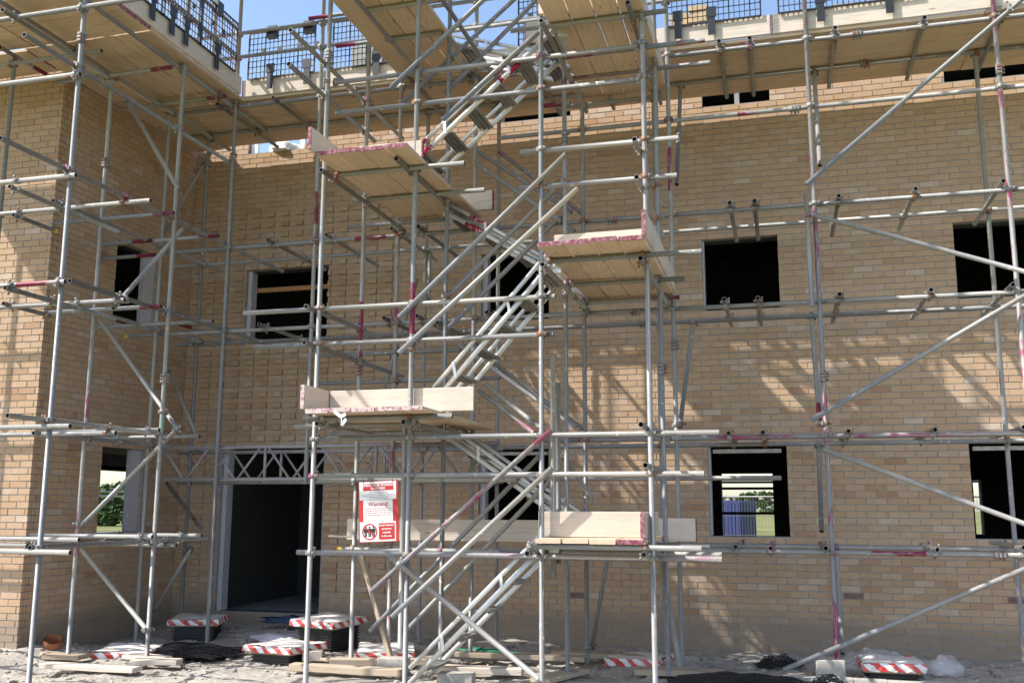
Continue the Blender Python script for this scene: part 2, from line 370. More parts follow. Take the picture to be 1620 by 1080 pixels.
mb=MB(); mb.box(5.2,5.5,11.9,19.7,-.3,6.6); child(part('gable_wall',mb,'block'))
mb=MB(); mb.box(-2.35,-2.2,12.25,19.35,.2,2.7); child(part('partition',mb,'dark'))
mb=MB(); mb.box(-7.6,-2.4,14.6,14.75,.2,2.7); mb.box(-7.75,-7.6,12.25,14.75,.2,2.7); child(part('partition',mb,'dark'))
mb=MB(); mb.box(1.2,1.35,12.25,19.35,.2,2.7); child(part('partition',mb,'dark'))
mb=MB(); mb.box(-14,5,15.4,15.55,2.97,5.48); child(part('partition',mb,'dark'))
mb=MB(); mb.box(-1.5,5,12.55,12.7,5.73,6.88); mb.box(-1.5,5,12.21,12.7,6.885,6.93); child(part('partition',mb,'blackplastic'))  # added black backing and lid that keep light out of the top openings
mb=MB(); mb.box(-4.2,-2.3,12.55,12.7,5.73,6.88); mb.box(-4.2,-2.3,12.21,12.7,6.885,6.93); child(part('partition',mb,'blackplastic'))  # another added black light block, behind the next top opening to the left
def frames(name,boxes,m):
    mb=MB()
    for b in boxes: mb.box(*b)
    return child(part(name,mb,m))
frames('cavity_closer',[(-7.165,-7.105,YW+.06,YW+.2,3.83,4.87)],'frame'); frames('cavity_closer',[(-7.395,-7.33,YW+.05,YW+.2,.23,2.395)],'frame')
frames('cavity_closer',[(-3.705,-3.64,YW+.06,YW+.2,3.98,4.87)],'frame'); frames('cavity_closer',[(-3.715,-3.65,YW+.06,YW+.2,1.355,2.32)],'frame')
frames('cavity_closer',[(-.858,-.83,YW+.05,YW+.2,1.28,2.32)],'frame'); frames('cavity_closer',[(-.858,-.835,YW+.05,YW+.2,3.98,4.87)],'frame')
frames('cavity_closer',[(XR-.11,XR-.04,10.90,11.115,3.905,4.945)],'frame'); frames('cavity_closer',[(XR-.11,XR-.04,10.90,11.095,1.28,2.32)],'frame')
frames('lintel_strip',[(-.80,-.01,YW+.04,YW+.1,2.245,2.29)],'concrete'); frames('lintel_strip',[(2.06,2.9,YW+.04,YW+.1,2.245,2.29)],'concrete')
frames('lintel_strip',[(-3.66,-2.83,YW+.04,YW+.1,2.25,2.29)],'concrete')
frames('batten',[(-7.15,-5.92,YW+.22,YW+.27,4.60,4.66)],'batten')
frames('beam',[(-14.25,-14.0,17.3,19.2,2.37,2.45)],'batten')
frames('window_frame',[(-7.22,-7.12,YW+.05,YW+.12,6.605,7.15),(-6.44,-6.37,YW+.05,YW+.12,6.605,7.15)],'whiteframe')
frames('window_frame',[(-.40,-.34,YW+.05,YW+.12,6.605,7.0)],'slab')
mb=MB()
for zz in (1.95,1.48): mb.box(-1.16,-.2,19.5,19.56,zz,zz+.05)
child(part('window_frame',mb,'blackplastic'))
for x,z in ((.60,.6),(2.28,.6),(-2.55,.525)):
    mb=MB(); mb.box(x,x+.215,YW-.004,YW+.05,z,z+.065)
    for r in range(3):
        for c in range(9): mb.box(x+.014+c*.0215,x+.026+c*.0215,YW-.007,YW-.0045,z+.008+r*.019,z+.018+r*.019,1)
    child(part('air_brick',mb,['airbrick','blackplastic']))
# ------------------------------------------------------------------ scaffolding
RO,RI=.02415,.0205
TUBES=[
('main','standard',(-6.475,10.3,0.03),(-6.475,10.3,8.9),''),
('main','standard',(-5.304,10.3,1.86),(-5.304,10.3,8.9),'4.95-5.35m'),
('main','standard',(-4.235,10.3,0.03),(-4.235,10.3,7.9),'half'),
('main','standard',(-3.294,10.3,0.03),(-3.294,10.3,8.9),''),
('main','standard',(-2.028,10.3,0.02),(-2.028,10.3,8.4),''),
('main','standard',(-1.059,10.3,0.03),(-1.059,10.3,8.9),'5.0-5.5m'),
('main','standard',(0.432,10.3,0.1),(0.432,10.3,9.0),'worn2.5-9'),
('main','standard',(2.284,10.3,0.05),(2.284,10.3,9.0),'worn5-6'),
('main','standard',(-4.242,11.25,0.03),(-4.242,11.25,6.66),''),
('main','standard',(-3.288,11.25,0.03),(-3.288,11.25,6.66),''),
('main','standard',(-1.334,11.25,0.03),(-1.334,11.25,6.66),''),
('main','standard',(2.27,11.25,0.03),(2.27,11.25,6.62),''),
('main','ledger',(-7.3,10.35,6.59),(3.4,10.35,6.59),''),
('main','ledger',(-7.4,10.35,4.745),(3.4,10.35,4.745),'@2.6-3.0m'),
('main','ledger',(-7.9,10.35,3.7),(3.4,10.35,3.7),'ycap0'),
('main','ledger',(-2.6,10.35,2.32),(3.4,10.35,2.32),'worn'),
('main','ledger',(-2.4,10.35,1.17),(3.4,10.35,1.17),'@3.2-3.7m'),
('main','ledger',(-7.75,11.2,6.63),(3.4,11.2,6.63),''),
('main','ledger',(-7.9,11.2,4.8),(3.4,11.2,4.8),''),
('main','ledger',(-7.75,11.2,3.72),(3.4,11.2,3.72),''),
('main','ledger',(-4.6,11.2,2.3),(3.4,11.2,2.3),''),
('main','ledger',(-2.6,11.2,1.19),(3.4,11.2,1.19),''),
('main','guard_rail',(-3.02,10.35,5.825),(3.013,10.35,5.825),'@2.7-2.95m'),
('main','guard_rail',(-5.2,10.35,3.352),(-3.46,10.35,3.352),''),
('main','guard_rail',(-5.211,10.35,3.021),(-2.996,10.35,3.021),''),
('main','guard_rail',(-7.206,10.25,7.533),(3.086,10.25,7.533),''),
('main','guard_rail',(-7.188,10.25,7.21),(3.096,10.25,7.21),''),
('main','guard_rail',(-5.448,10.2,7.574),(-2.792,10.2,7.574),'a'),
('main','guard_rail',(-5.064,10.2,7.157),(-2.281,10.2,7.157),'a'),
('main','ledger',(-5.0,10.4,1.905),(-0.02,10.4,1.905),''),
('main','ledger',(-1.342,10.25,4.003),(-0.927,10.25,4.003),''),
('main','transom',(-0.482,10.2,6.629),(-0.482,11.74,6.629),''),
('main','transom',(-0.158,10.2,6.624),(-0.158,11.74,6.624),''),
('main','transom',(0.726,10.2,6.624),(0.726,11.74,6.624),''),
('main','transom',(1.608,10.2,6.619),(1.608,11.74,6.619),''),
('main','transom',(2.377,10.2,6.625),(2.377,11.74,6.625),''),
('main','transom',(-6.678,10.2,6.592),(-6.678,11.74,6.592),''),
('main','transom',(-5.897,10.2,6.589),(-5.897,11.74,6.589),''),
('main','transom',(-4.9,10.1,6.64),(-4.9,11.75,6.64),''),
('main','transom',(-4.1,10.1,6.64),(-4.1,11.75,6.64),''),
('main','transom',(-3.4,10.1,6.64),(-3.4,11.75,6.64),''),
('main','transom',(-2.6,10.1,6.64),(-2.6,11.75,6.64),''),
('main','transom',(-1.9,10.1,6.64),(-1.9,11.75,6.64),''),
('main','transom',(-1.3,10.1,6.64),(-1.3,11.75,6.64),''),
('main','transom',(0.672,10.2,4.774),(0.672,11.74,4.774),''),
('main','transom',(1.41,10.2,4.787),(1.41,11.74,4.787),''),
('main','transom',(2.219,10.2,4.797),(2.219,11.74,4.797),''),
('main','transom',(-0.428,10.2,4.789),(-0.428,11.74,4.789),''),
('main','transom',(-0.173,10.2,4.789),(-0.173,11.74,4.789),''),
('main','transom',(-5.877,10.2,4.767),(-5.877,11.74,4.767),''),
('main','transom',(-5.107,10.2,4.776),(-5.107,11.74,4.776),''),
('main','transom',(-4.276,10.2,4.793),(-4.276,11.74,4.793),''),
('main','transom',(-3.946,10.2,4.791),(-3.946,11.74,4.791),''),
('main','transom',(-0.521,10.2,3.749),(-0.521,11.74,3.749),''),
('main','transom',(-0.18,10.2,3.744),(-0.18,11.74,3.744),''),
('main','transom',(0.626,10.2,3.74),(0.626,11.74,3.74),''),
('main','transom',(1.487,10.2,3.738),(1.487,11.74,3.738),''),
('main','transom',(2.226,10.2,3.747),(2.226,11.74,3.747),''),
('main','transom',(-5.943,10.2,3.736),(-5.943,11.74,3.736),''),
('main','transom',(-4.343,10.2,3.736),(-4.343,11.74,3.736),''),
('main','transom',(-3.94,10.2,3.739),(-3.94,11.74,3.739),''),
('main','transom',(-3.111,10.2,3.742),(-3.111,11.74,3.742),''),
('main','transom',(-7.052,10.2,3.795),(-7.052,11.74,3.795),'a'),
('main','transom',(-3.694,10.2,3.653),(-3.694,11.74,3.653),''),
('main','transom',(-0.182,10.2,2.356),(-0.182,11.74,2.356),''),
('main','transom',(0.641,10.2,2.355),(0.641,11.74,2.355),''),
('main','transom',(1.434,10.2,2.354),(1.434,11.74,2.354),''),
('main','transom',(2.216,10.2,2.364),(2.216,11.74,2.364),''),
('main','transom',(-0.521,10.2,2.355),(-0.521,11.74,2.355),''),
('main','transom',(-0.152,10.2,1.21),(-0.152,11.74,1.21),''),
('main','transom',(0.371,10.2,1.217),(0.371,11.74,1.217),''),
('main','transom',(2.131,10.2,1.248),(2.131,11.74,1.248),''),
('main','transom',(-0.49,10.2,1.218),(-0.49,11.74,1.218),''),
('main','transom',(1.376,10.15,1.22),(1.404,11.55,1.219),''),
('main','brace',(3.016,10.2,7.077),(0.352,10.2,4.921),''),
('main','brace',(0.403,10.2,4.589),(2.774,10.2,3.706),''),
('main','brace',(0.302,10.2,2.472),(2.748,10.2,3.878),''),
('main','brace',(0.385,10.2,2.181),(2.687,10.2,1.249),''),
('main','brace',(-0.079,10.2,0.057),(2.544,10.2,1.245),''),
('main','brace',(0.542,11.25,6.612),(0.508,10.36,5.169),''),
('main','brace',(0.348,10.2,4.826),(0.357,10.24,3.632),''),
('main','brace',(0.375,11.25,3.761),(0.379,10.36,2.446),'b'),
('main','brace',(0.387,11.25,2.276),(0.346,10.37,1.375),''),
('main','brace',(0.518,11.25,1.211),(0.485,10.38,0.209),''),
('main','brace',(-1.002,11.25,6.652),(-0.994,10.36,5.091),''),
('main','brace',(-0.929,11.25,3.744),(-1.024,10.36,2.459),''),
('main','brace',(-1.978,11.25,0.995),(-1.986,10.36,0.18),''),
('main','brace',(-4.207,11.3,4.777),(-4.063,10.9,4.064),''),
('main','brace',(-4.371,11.3,4.457),(-4.844,11.3,2.861),''),
('wing','standard',(-6.5,7.54,-0.05),(-6.5,7.54,9.0),'@6.9-7.6m'),
('wing','standard',(-6.5,9.22,0.06),(-6.5,9.22,9.0),'green'),
('wing','standard',(-7.4,9.131,0.06),(-7.4,9.131,6.6),'@1.0-1.9m@2.5-3.4m@4.6-5.3m'),
('wing','standard',(-7.4,10.26,0.03),(-7.4,10.26,6.6),''),
('wing','standard',(-7.4,11.15,0.03),(-7.4,11.15,8.9),''),
('wing','standard',(-8.165,8.45,0.0),(-8.165,8.45,6.6),''),
('wing','standard',(-8.475,7.54,0.0),(-8.475,7.54,9.0),''),
('wing','standard',(-9.587,8.45,0.0),(-9.587,8.45,6.6),''),
('wing','ledger',(-6.55,6.86,5.86),(-6.55,10.4,5.86),''),
('wing','ledger',(-6.55,6.7,4.8),(-6.55,11.8,4.8),''),
('wing','ledger',(-6.55,7.07,2.38),(-6.55,9.3,2.38),''),
('wing','ledger',(-6.55,7.47,1.23),(-6.55,10.45,1.23),''),
('wing','ledger',(-6.55,7.7,3.735),(-6.55,11.7,3.735),''),
('wing','ledger',(-6.55,7.4,6.6),(-6.55,11.2,6.6),''),
('wing','ledger',(-7.35,7.25,6.56),(-7.35,11.6,6.56),''),
('wing','ledger',(-7.35,8.3,4.79),(-7.35,11.5,4.79),''),
('wing','ledger',(-7.35,8.3,3.74),(-7.35,11.5,3.74),''),
('wing','ledger',(-7.35,8.3,2.33),(-7.35,11.5,2.33),''),
('wing','ledger',(-7.35,9.0,1.2),(-7.35,11.5,1.2),''),
('wing','ledger',(-10.275,7.49,4.712),(-6.397,7.49,4.712),''),
('wing','ledger',(-11.119,8.4,4.731),(-6.225,8.4,4.731),''),
('wing','ledger',(-10.16,7.49,3.671),(-6.419,7.49,3.671),'@3.2-3.7m'),
('wing','ledger',(-11.004,8.4,3.686),(-6.453,8.4,3.686),''),
('wing','ledger',(-10.01,7.49,2.315),(-6.237,7.49,2.315),''),
('wing','ledger',(-10.853,8.4,2.324),(-6.446,8.4,2.324),''),
('wing','ledger',(-9.886,7.49,1.192),(-6.131,7.49,1.192),''),
('wing','ledger',(-10.736,8.4,1.268),(-6.784,8.4,1.268),''),
('wing','ledger',(-10.188,8.9,1.178),(-7.837,8.9,1.178),''),
('wing','guard_rail',(-10.389,7.49,5.746),(-6.443,7.49,5.746),'worn'),
('wing','ledger',(-10.466,7.49,6.45),(-5.576,7.49,6.45),''),
('wing','ledger',(-11.312,8.4,6.485),(-6.97,8.4,6.485),''),
('wing','transom',(-8.0,9.057,4.805),(-6.4,9.057,4.805),'b'),
('wing','transom',(-7.95,9.961,4.792),(-6.4,9.961,4.792),'b'),
('wing','transom',(-8.02,9.899,4.782),(-7.28,9.899,4.782),'b'),
('wing','transom',(-8.02,9.99,4.624),(-7.28,9.99,4.624),'b'),
('wing','transom',(-7.95,8.939,3.728),(-6.4,8.939,3.728),'bycap0'),
('wing','transom',(-7.95,9.864,3.731),(-6.35,9.864,3.731),''),
('wing','transom',(-7.95,9.073,2.403),(-6.42,9.073,2.403),''),
('wing','transom',(-8.0,9.65,2.374),(-6.3,9.65,2.374),''),
('wing','transom',(-7.95,9.07,1.281),(-6.42,9.07,1.281),''),
('wing','transom',(-7.95,9.797,1.276),(-6.3,9.797,1.276),''),
('wing','transom',(-7.95,9.477,1.182),(-6.4,9.477,1.182),''),
('wing','transom',(-7.95,8.879,6.447),(-6.42,8.879,6.447),'b'),
('wing','transom',(-7.95,9.987,6.574),(-6.42,9.987,6.574),'b'),
('wing','transom',(-7.847,8.3,4.672),(-7.847,8.95,4.672),'ycap1'),
('wing','transom',(-7.872,8.3,3.704),(-7.872,8.95,3.704),'ycap1'),
('wing','transom',(-8.138,8.2,6.582),(-8.138,8.95,6.582),'bycap1'),
('wing','transom',(-7.258,7.3,6.431),(-7.258,9.0,6.431),''),
('wing','transom',(-7.071,7.4,4.629),(-7.071,9.0,4.629),''),
('wing','transom',(-7.014,7.4,3.628),(-7.014,9.0,3.628),''),
('wing','brace',(-6.47,8.246,5.779),(-6.44,9.154,5.132),''),
('wing','brace',(-6.6,9.549,4.792),(-6.6,8.422,3.612),''),
('wing','brace',(-7.35,9.168,3.664),(-6.35,9.323,2.414),''),
('wing','brace',(-6.38,9.342,2.436),(-7.35,9.151,1.41),''),
('wing','brace',(-7.35,9.142,1.141),(-6.55,9.246,0.326),''),
('wing','brace',(-7.46,11.327,6.448),(-7.46,10.362,5.011),''),
('wing','brace',(-7.3,10.445,3.252),(-7.3,11.078,2.538),''),
('wing','brace',(-7.3,10.536,1.878),(-7.3,11.328,1.322),'b'),
('wing','brace',(-7.32,11.171,1.079),(-7.32,10.483,0.371),''),
('wing','guard_rail',(-6.45,7.952,7.213),(-6.45,10.195,7.213),''),
('wing','guard_rail',(-6.45,7.804,7.57),(-6.45,10.206,7.57),''),
('wing','guard_rail',(-10.0,7.49,7.25),(-6.3,7.49,7.25),''),
('wing','guard_rail',(-10.0,7.49,7.75),(-6.3,7.49,7.75),''),
('tower','standard',(-4.352,8.6,-0.02),(-4.352,8.6,9.8),''),
('tower','standard',(-3.368,8.6,-0.02),(-3.368,8.6,9.8),'@3.25-3.75m'),
('tower','standard',(-2.095,8.6,-0.02),(-2.095,8.6,9.8),''),
('tower','standard',(-1.111,8.6,-0.02),(-1.111,8.6,9.8),''),
('tower','standard',(-4.355,9.6,0.05),(-4.355,9.6,7.05),'@3.1-3.75m'),
('tower','standard',(-3.385,9.6,0.05),(-3.385,9.6,9.8),''),
('tower','standard',(-2.083,9.6,0.05),(-2.083,9.6,9.8),''),
('tower','standard',(-1.116,9.6,0.05),(-1.116,9.6,9.8),''),
('tower','standard',(-3.444,8.66,0.33),(-3.444,8.66,2.35),''),
('tower','standard',(-2.022,8.75,1.0),(-2.022,8.75,3.0),''),
('tower','standard',(-1.998,8.85,1.1),(-1.998,8.85,2.75),''),
('tower','guard_rail',(-4.286,8.65,5.912),(-1.173,8.65,5.912),''),
('tower','guard_rail',(-4.274,8.65,5.576),(-1.156,8.65,5.576),''),
('tower','guard_rail',(-2.314,8.65,4.962),(-0.802,8.65,4.962),''),
('tower','guard_rail',(-2.319,8.65,4.603),(-0.826,8.65,4.603),''),
('tower','guard_rail',(-5.216,8.65,3.534),(-1.976,8.65,3.534),''),
('tower','guard_rail',(-5.082,8.65,3.176),(-1.99,8.65,3.176),''),
('tower','guard_rail',(-4.393,8.65,2.247),(-0.52,8.65,2.247),''),
('tower','guard_rail',(-4.413,8.65,1.894),(-0.659,8.65,1.894),''),
('tower','ledger',(-4.515,8.65,1.171),(-0.532,8.65,1.171),'pink'),
('tower','ledger',(-4.781,9.55,1.875),(-2.58,9.55,1.875),''),
('tower','ledger',(-4.521,9.55,1.165),(-2.488,9.55,1.165),'ycap0'),
('tower','ledger',(-2.758,9.55,1.168),(-0.587,9.55,1.168),''),
('tower','transom',(-2.164,8.35,1.269),(-0.675,8.35,1.269),''),
('tower','transom',(-2.283,8.95,1.272),(-0.64,8.95,1.272),''),
('tower','guard_rail',(-4.4,7.876,6.123),(-4.4,10.779,6.123),''),
('tower','guard_rail',(-4.4,7.867,5.771),(-4.4,9.935,5.771),''),
('tower','guard_rail',(-4.4,8.412,3.515),(-4.4,10.25,3.515),''),
('tower','guard_rail',(-4.4,8.402,3.159),(-4.4,10.954,3.159),''),
('tower','guard_rail',(-1.149,8.3,4.498),(-1.149,10.35,4.498),''),
('tower','guard_rail',(-1.162,8.3,4.854),(-1.162,10.35,4.854),''),
('tower','guard_rail',(-1.151,8.3,2.3),(-1.151,10.35,2.3),''),
('tower','guard_rail',(-1.12,8.3,1.955),(-1.12,10.35,1.955),''),
('tower','ledger',(-2.0,8.25,3.742),(-2.0,10.45,3.742),''),
('tower','ledger',(-1.122,8.25,3.743),(-1.122,10.45,3.743),''),
('tower','ledger',(-2.007,8.25,6.082),(-2.007,10.45,6.082),''),
('tower','ledger',(-1.193,8.25,6.15),(-1.193,10.45,6.15),''),
('tower','ledger',(-4.211,8.25,4.825),(-4.211,10.45,4.825),''),
('tower','ledger',(-3.428,8.25,4.867),(-3.428,10.45,4.867),''),
('tower','ledger',(-4.158,8.25,2.359),(-4.158,10.45,2.359),''),
('tower','ledger',(-3.298,8.25,2.36),(-3.298,10.45,2.36),''),
('tower','ledger',(-2.138,8.25,1.213),(-2.138,10.45,1.213),''),
('tower','ledger',(-1.14,8.25,1.218),(-1.14,10.45,1.218),''),
('tower','ledger',(-3.922,8.25,6.601),(-3.922,10.45,6.601),''),
('tower','ledger',(-3.055,8.25,6.542),(-3.055,10.45,6.542),''),
('tower','transom',(-1.97,8.42,3.81),(-0.608,8.42,3.81),''),
('tower','transom',(-1.961,9.35,3.797),(-0.876,9.35,3.797),''),
('tower','transom',(-1.966,10.2,3.795),(-0.981,10.2,3.795),'worn'),
('tower','transom',(-2.399,8.6,6.206),(-0.881,8.6,6.206),''),
('tower','transom',(-2.042,9.85,6.227),(-0.567,9.85,6.227),'worn'),
('tower','transom',(-2.344,10.3,6.103),(-1.226,10.3,6.103),''),
('tower','guard_rail',(-1.869,8.72,5.924),(-0.541,8.72,5.924),'ab'),
('tower','transom',(-2.454,10.2,6.097),(-2.146,10.2,6.097),'a'),
('tower','transom',(-4.173,8.55,4.873),(-2.843,8.55,4.873),''),
('tower','transom',(-4.381,9.35,4.868),(-2.883,9.35,4.868),''),
('tower','transom',(-4.802,10.15,4.832),(-3.61,10.15,4.832),''),
('tower','transom',(-4.374,8.4,2.417),(-2.879,8.4,2.417),''),
('tower','transom',(-4.616,8.7,2.375),(-3.464,8.7,2.375),''),
('tower','transom',(-4.614,9.5,2.363),(-3.363,9.5,2.363),''),
('tower','transom',(-4.032,8.75,6.725),(-3.087,8.75,6.725),''),
('tower','transom',(-4.068,9.4,6.717),(-3.398,9.4,6.717),''),
('tower','transom',(-4.162,10.2,6.828),(-3.525,10.2,6.828),''),
('tower','brace',(-3.698,8.55,0.835),(-1.994,8.55,2.285),'worn'),
('tower','brace',(-4.176,9.65,0.337),(-2.382,9.65,2.107),''),
('tower','brace',(-3.462,8.49,0.623),(-1.975,8.49,1.945),''),
('tower','brace',(-3.871,9.71,0.278),(-2.259,9.71,1.886),''),
('tower','brace',(-3.499,8.5,1.153),(-2.101,8.5,0.15),''),
('tower','brace',(-3.486,8.55,3.388),(-1.845,8.55,4.867),''),
('tower','brace',(-3.425,9.65,3.779),(-2.131,9.65,4.971),''),
('tower','brace',(-3.458,8.5,3.036),(-1.722,8.5,4.507),''),
('tower','brace',(-3.451,9.7,3.425),(-2.138,9.7,4.64),''),
('tower','brace',(-3.632,8.55,5.736),(-2.053,8.55,7.061),''),
('tower','brace',(-3.994,9.65,6.038),(-2.038,9.65,7.64),''),
('tower','brace',(-3.465,9.7,6.149),(-1.969,9.7,7.531),'worn'),
('tower','brace',(-3.058,8.5,5.315),(-2.093,8.5,6.104),''),
('tower','brace',(-3.139,9.75,5.331),(-2.013,9.75,4.466),''),
('tower','brace',(-3.239,10.22,5.636),(-2.137,10.22,4.823),''),
('tower','brace',(-3.055,10.45,5.702),(-2.047,10.45,4.855),'worn'),
('tower','brace',(-3.145,10.45,3.243),(-2.083,10.45,2.445),'worn'),
('tower','brace',(-3.499,10.22,3.43),(-2.113,10.22,2.442),'lilac'),
('tower','brace',(-2.988,9.75,2.879),(-2.4,9.75,2.416),''),
('tower','brace',(-3.076,9.81,2.815),(-2.475,9.81,2.364),'worn'),
('tower','brace',(-1.163,9.66,1.107),(-1.069,10.2,0.025),''),
('tower','brace',(-2.156,9.75,2.123),(-1.952,10.2,1.715),''),
('tower','ledger',(-6.4,7.6,8.49),(-3.0,7.6,8.49),''),  # tubes from here on carry the added unseen shading platform
('tower','ledger',(-6.4,8.55,8.49),(-1.0,8.55,8.49),''),
('tower','standard',(-4.4,7.65,7.0),(-4.4,7.65,9.2),'')
]
SCAF={'main':thing('scaffold','galvanised tube scaffold with boarded top deck along the long brick front wall','scaffold','tube scaffolds',(-1.06,10.3,0)),
      'wing':thing('scaffold','galvanised tube scaffold wrapped round the corner of the projecting brick wing','scaffold','tube scaffolds',(-6.5,9.22,0)),
      'tower':thing('stair_tower','free standing scaffold stair tower with staggered boarded landings in front of the wall','stair tower',None,(-2.1,8.6,0))}
for o in SCAF.values(): PW[o.name]=Matrix.Translation(o.location)
def tube_mesh(name,L,segs,mats,dent=0):
    mb=MB(); S=14; ring=[]
    cuts=[0.0]
    for a,b,mi in segs: cuts+=[a,b]
    cuts=sorted({round(min(max(c,0),L),3) for c in cuts+[L]})
    for z in cuts:
        ring.append(len(mb.v))
        for i in range(S): t=2*math.pi*i/S; mb.v.append((RO*math.cos(t),RO*math.sin(t),z))
    for kx in range(len(cuts)-1):
        mid=(cuts[kx]+cuts[kx+1])/2; mi=0
        for a,b,m in segs:
            if a<mid<b: mi=m
        for i in range(S): j=(i+1)%S; mb.face((ring[kx]+i,ring[kx]+j,ring[kx+1]+j,ring[kx+1]+i),mi,True)
    for z,r0_,s in ((0,ring[0],1),(L,ring[-1],-1)):
        n=len(mb.v); dp=min(.35,L*.45)
        for zz in (z,z+s*dp):
            for i in range(S): t=2*math.pi*i/S; mb.v.append((RI*math.cos(t),RI*math.sin(t),zz))
        for i in range(S):
            j=(i+1)%S; f=(r0_+i,n+i,n+j,r0_+j); g=(n+i,n+S+i,n+S+j,n+j)
            mb.face(f if s<0 else f[::-1],0); mb.face(g if s<0 else g[::-1],5,True)
        f=tuple(n+S+i for i in range(S)); mb.face(f if s<0 else f[::-1],5)
    return mb.mesh(name,mats)
import re
TO=[]
for sc,kind,p,q,pt in TUBES:
    p,q=Vector(p),Vector(q); d=q-p; L=d.length
    base='galv'
    if pt.startswith(('worn','half')): base='worn'
    if pt in('pink','lilac'): base='pink'
    segs=[]
    if pt[:1]=='a' or pt=='ab' : segs.append((0,.26,1))
    if pt in('b','ab') or pt.startswith('by'): segs.append((L-.26,L,1))
    if 'ycap0' in pt: segs.append((0,.05,2))
    if 'ycap1' in pt: segs.append((L-.05,L,2))
    for a,b in re.findall(r'@([\d.]+)-([\d.]+)',pt): segs.append((float(a),float(b),1 if kind!='standard' or sc!='wing' else 4))
    mm=re.match(r'([\d.]+)-([\d.]+)m',pt)
    if mm: segs.append((float(mm[1])-p.z,float(mm[2])-p.z,1))
    if pt=='green': segs+=[(2.35,2.75,3),(2.75,3.05,3)]
    me=tube_mesh(kind,L,segs,[MT[base],MT['maroon'],MT['yellow'],MT['green'],MT['worn'],MT['boreshade']])
    R=Vector((0,0,1)).rotation_difference(d/L).to_matrix().to_4x4()
    o=bpy.data.objects.new(kind,me); COL.objects.link(o); par=SCAF[sc]; o.parent=par
    o.matrix_parent_inverse=Matrix.Identity(4); o.matrix_basis=Matrix.Translation(p-par.location)@R
    TO.append((sc,o,p,q,d/L,L,par))
def closest(p1,d1,l1,p2,d2,l2):
    r=p1-p2; b=d1.dot(d2); c=d1.dot(r); f=d2.dot(r); den=1-b*b
    if den<.03: return None
    s=max(0,min(l1,(b*f-c)/den)); t=b*s+f
    if t<0 or t>l2: t=max(0,min(l2,t)); s=max(0,min(l1,b*t-c))
    return p1+d1*s,p2+d2*t,s,t
NC=0; RIG=[]
def collar(mb,c,d,n,mi):
    # a forged band round a tube at c, with its hinge lug and bolt on the side n
    mb.tube(c-d*.024,c+d*.024,.0305,10,mi)
    s=d.cross(n).normalized()
    mb.obox(c+s*.036,s*.014,d*.017,n*.011,mi); mb.obox(c-s*.036,s*.012,d*.02,n*.011,mi)
    mb.tube(c+s*.040-n*.02,c+s*.040+n*.048,.0065,6,mi); mb.tube(c+s*.040+n*.026,c+s*.040+n*.042,.0135,6,mi)
for i in range(len(TO)):
    for j in range(i+1,len(TO)):
        A,B=TO[i],TO[j]
        if A[0]!=B[0]: continue
        k=closest(A[2],A[4],A[5],B[2],B[4],B[5])
        if not k: continue
        dv=k[1]-k[0]; dist=dv.length
        if not(.012<dist<.088) or k[0].z>8.2: continue
        if any((k[0]-r).length<.10 for r in RIG): continue
        RIG.append(k[0]); n=dv.normalized(); mb=MB(); mi=random.choice((0,0,0,1,1,1,1,2))
        collar(mb,k[0],A[4],-n,mi); collar(mb,k[1],B[4],n,mi if random.random()<.7 else 1)
        base=A[1]; mb.v=[tuple(Vector(v)-A[6].location) for v in mb.v]
        o=part('coupler',mb,['galv','rust','worn'],base); o.matrix_parent_inverse=base.matrix_basis.inverted(); NC+=1
print('COUPLERS',NC)
# sleeve couplers that join two tubes end to end
def sleeve(sc,c,d,tube_kind='ledger'):
    mb=MB(); c=Vector(c); d=Vector(d).normalized(); s=Vector((0,-1,0)) if abs(d.y)<.5 else Vector((1,0,0)); u=d.cross(s)
    mb.tube(c-d*.06,c+d*.06,.031,10,0)
    for t in (-.035,0,.035): mb.obox(c+s*.036+d*t-u*.0,s*.012,d*.011,u*.022,1); mb.tube(c+d*t+u*.03,c+d*t+u*.055,.011,6,1)
    par=SCAF[sc]; mb.v=[tuple(Vector(v)-par.location) for v in mb.v]; part('sleeve_coupler',mb,['worn','rust'],par)
for c,d in (((-1.71,10.35,4.745),(1,0,0)),((-1.5,11.2,3.72),(1,0,0)),((-1.47,10.35,3.70),(1,0,0)),((.28,10.35,5.825),(1,0,0)),((1.95,10.35,1.17),(1,0,0)),((.95,10.35,6.59),(1,0,0)),((1.1,11.2,6.63),(1,0,0)),
            ((-5.304,10.3,4.75),(0,0,1)),((-4.24,10.3,5.3),(0,0,1)),((.432,10.3,2.92),(0,0,1)),((2.284,10.3,6.0),(0,0,1)),((-6.475,10.3,5.9),(0,0,1)),((-1.059,10.3,3.3),(0,0,1))): sleeve('main',c,d)
for c,d in (((-6.5,9.22,2.98),(0,0,1)),((-6.5,7.54,6.15),(0,0,1)),((-7.4,9.131,5.5),(0,0,1))): sleeve('wing',c,d)
for c,d in (((-4.352,8.6,6.2),(0,0,1)),((-3.368,8.6,3.12),(0,0,1)),((-4.355,9.6,3.05),(0,0,1)),((-1.116,9.6,2.95),(0,0,1)),((-2.083,9.6,5.45),(0,0,1))): sleeve('tower',c,d)
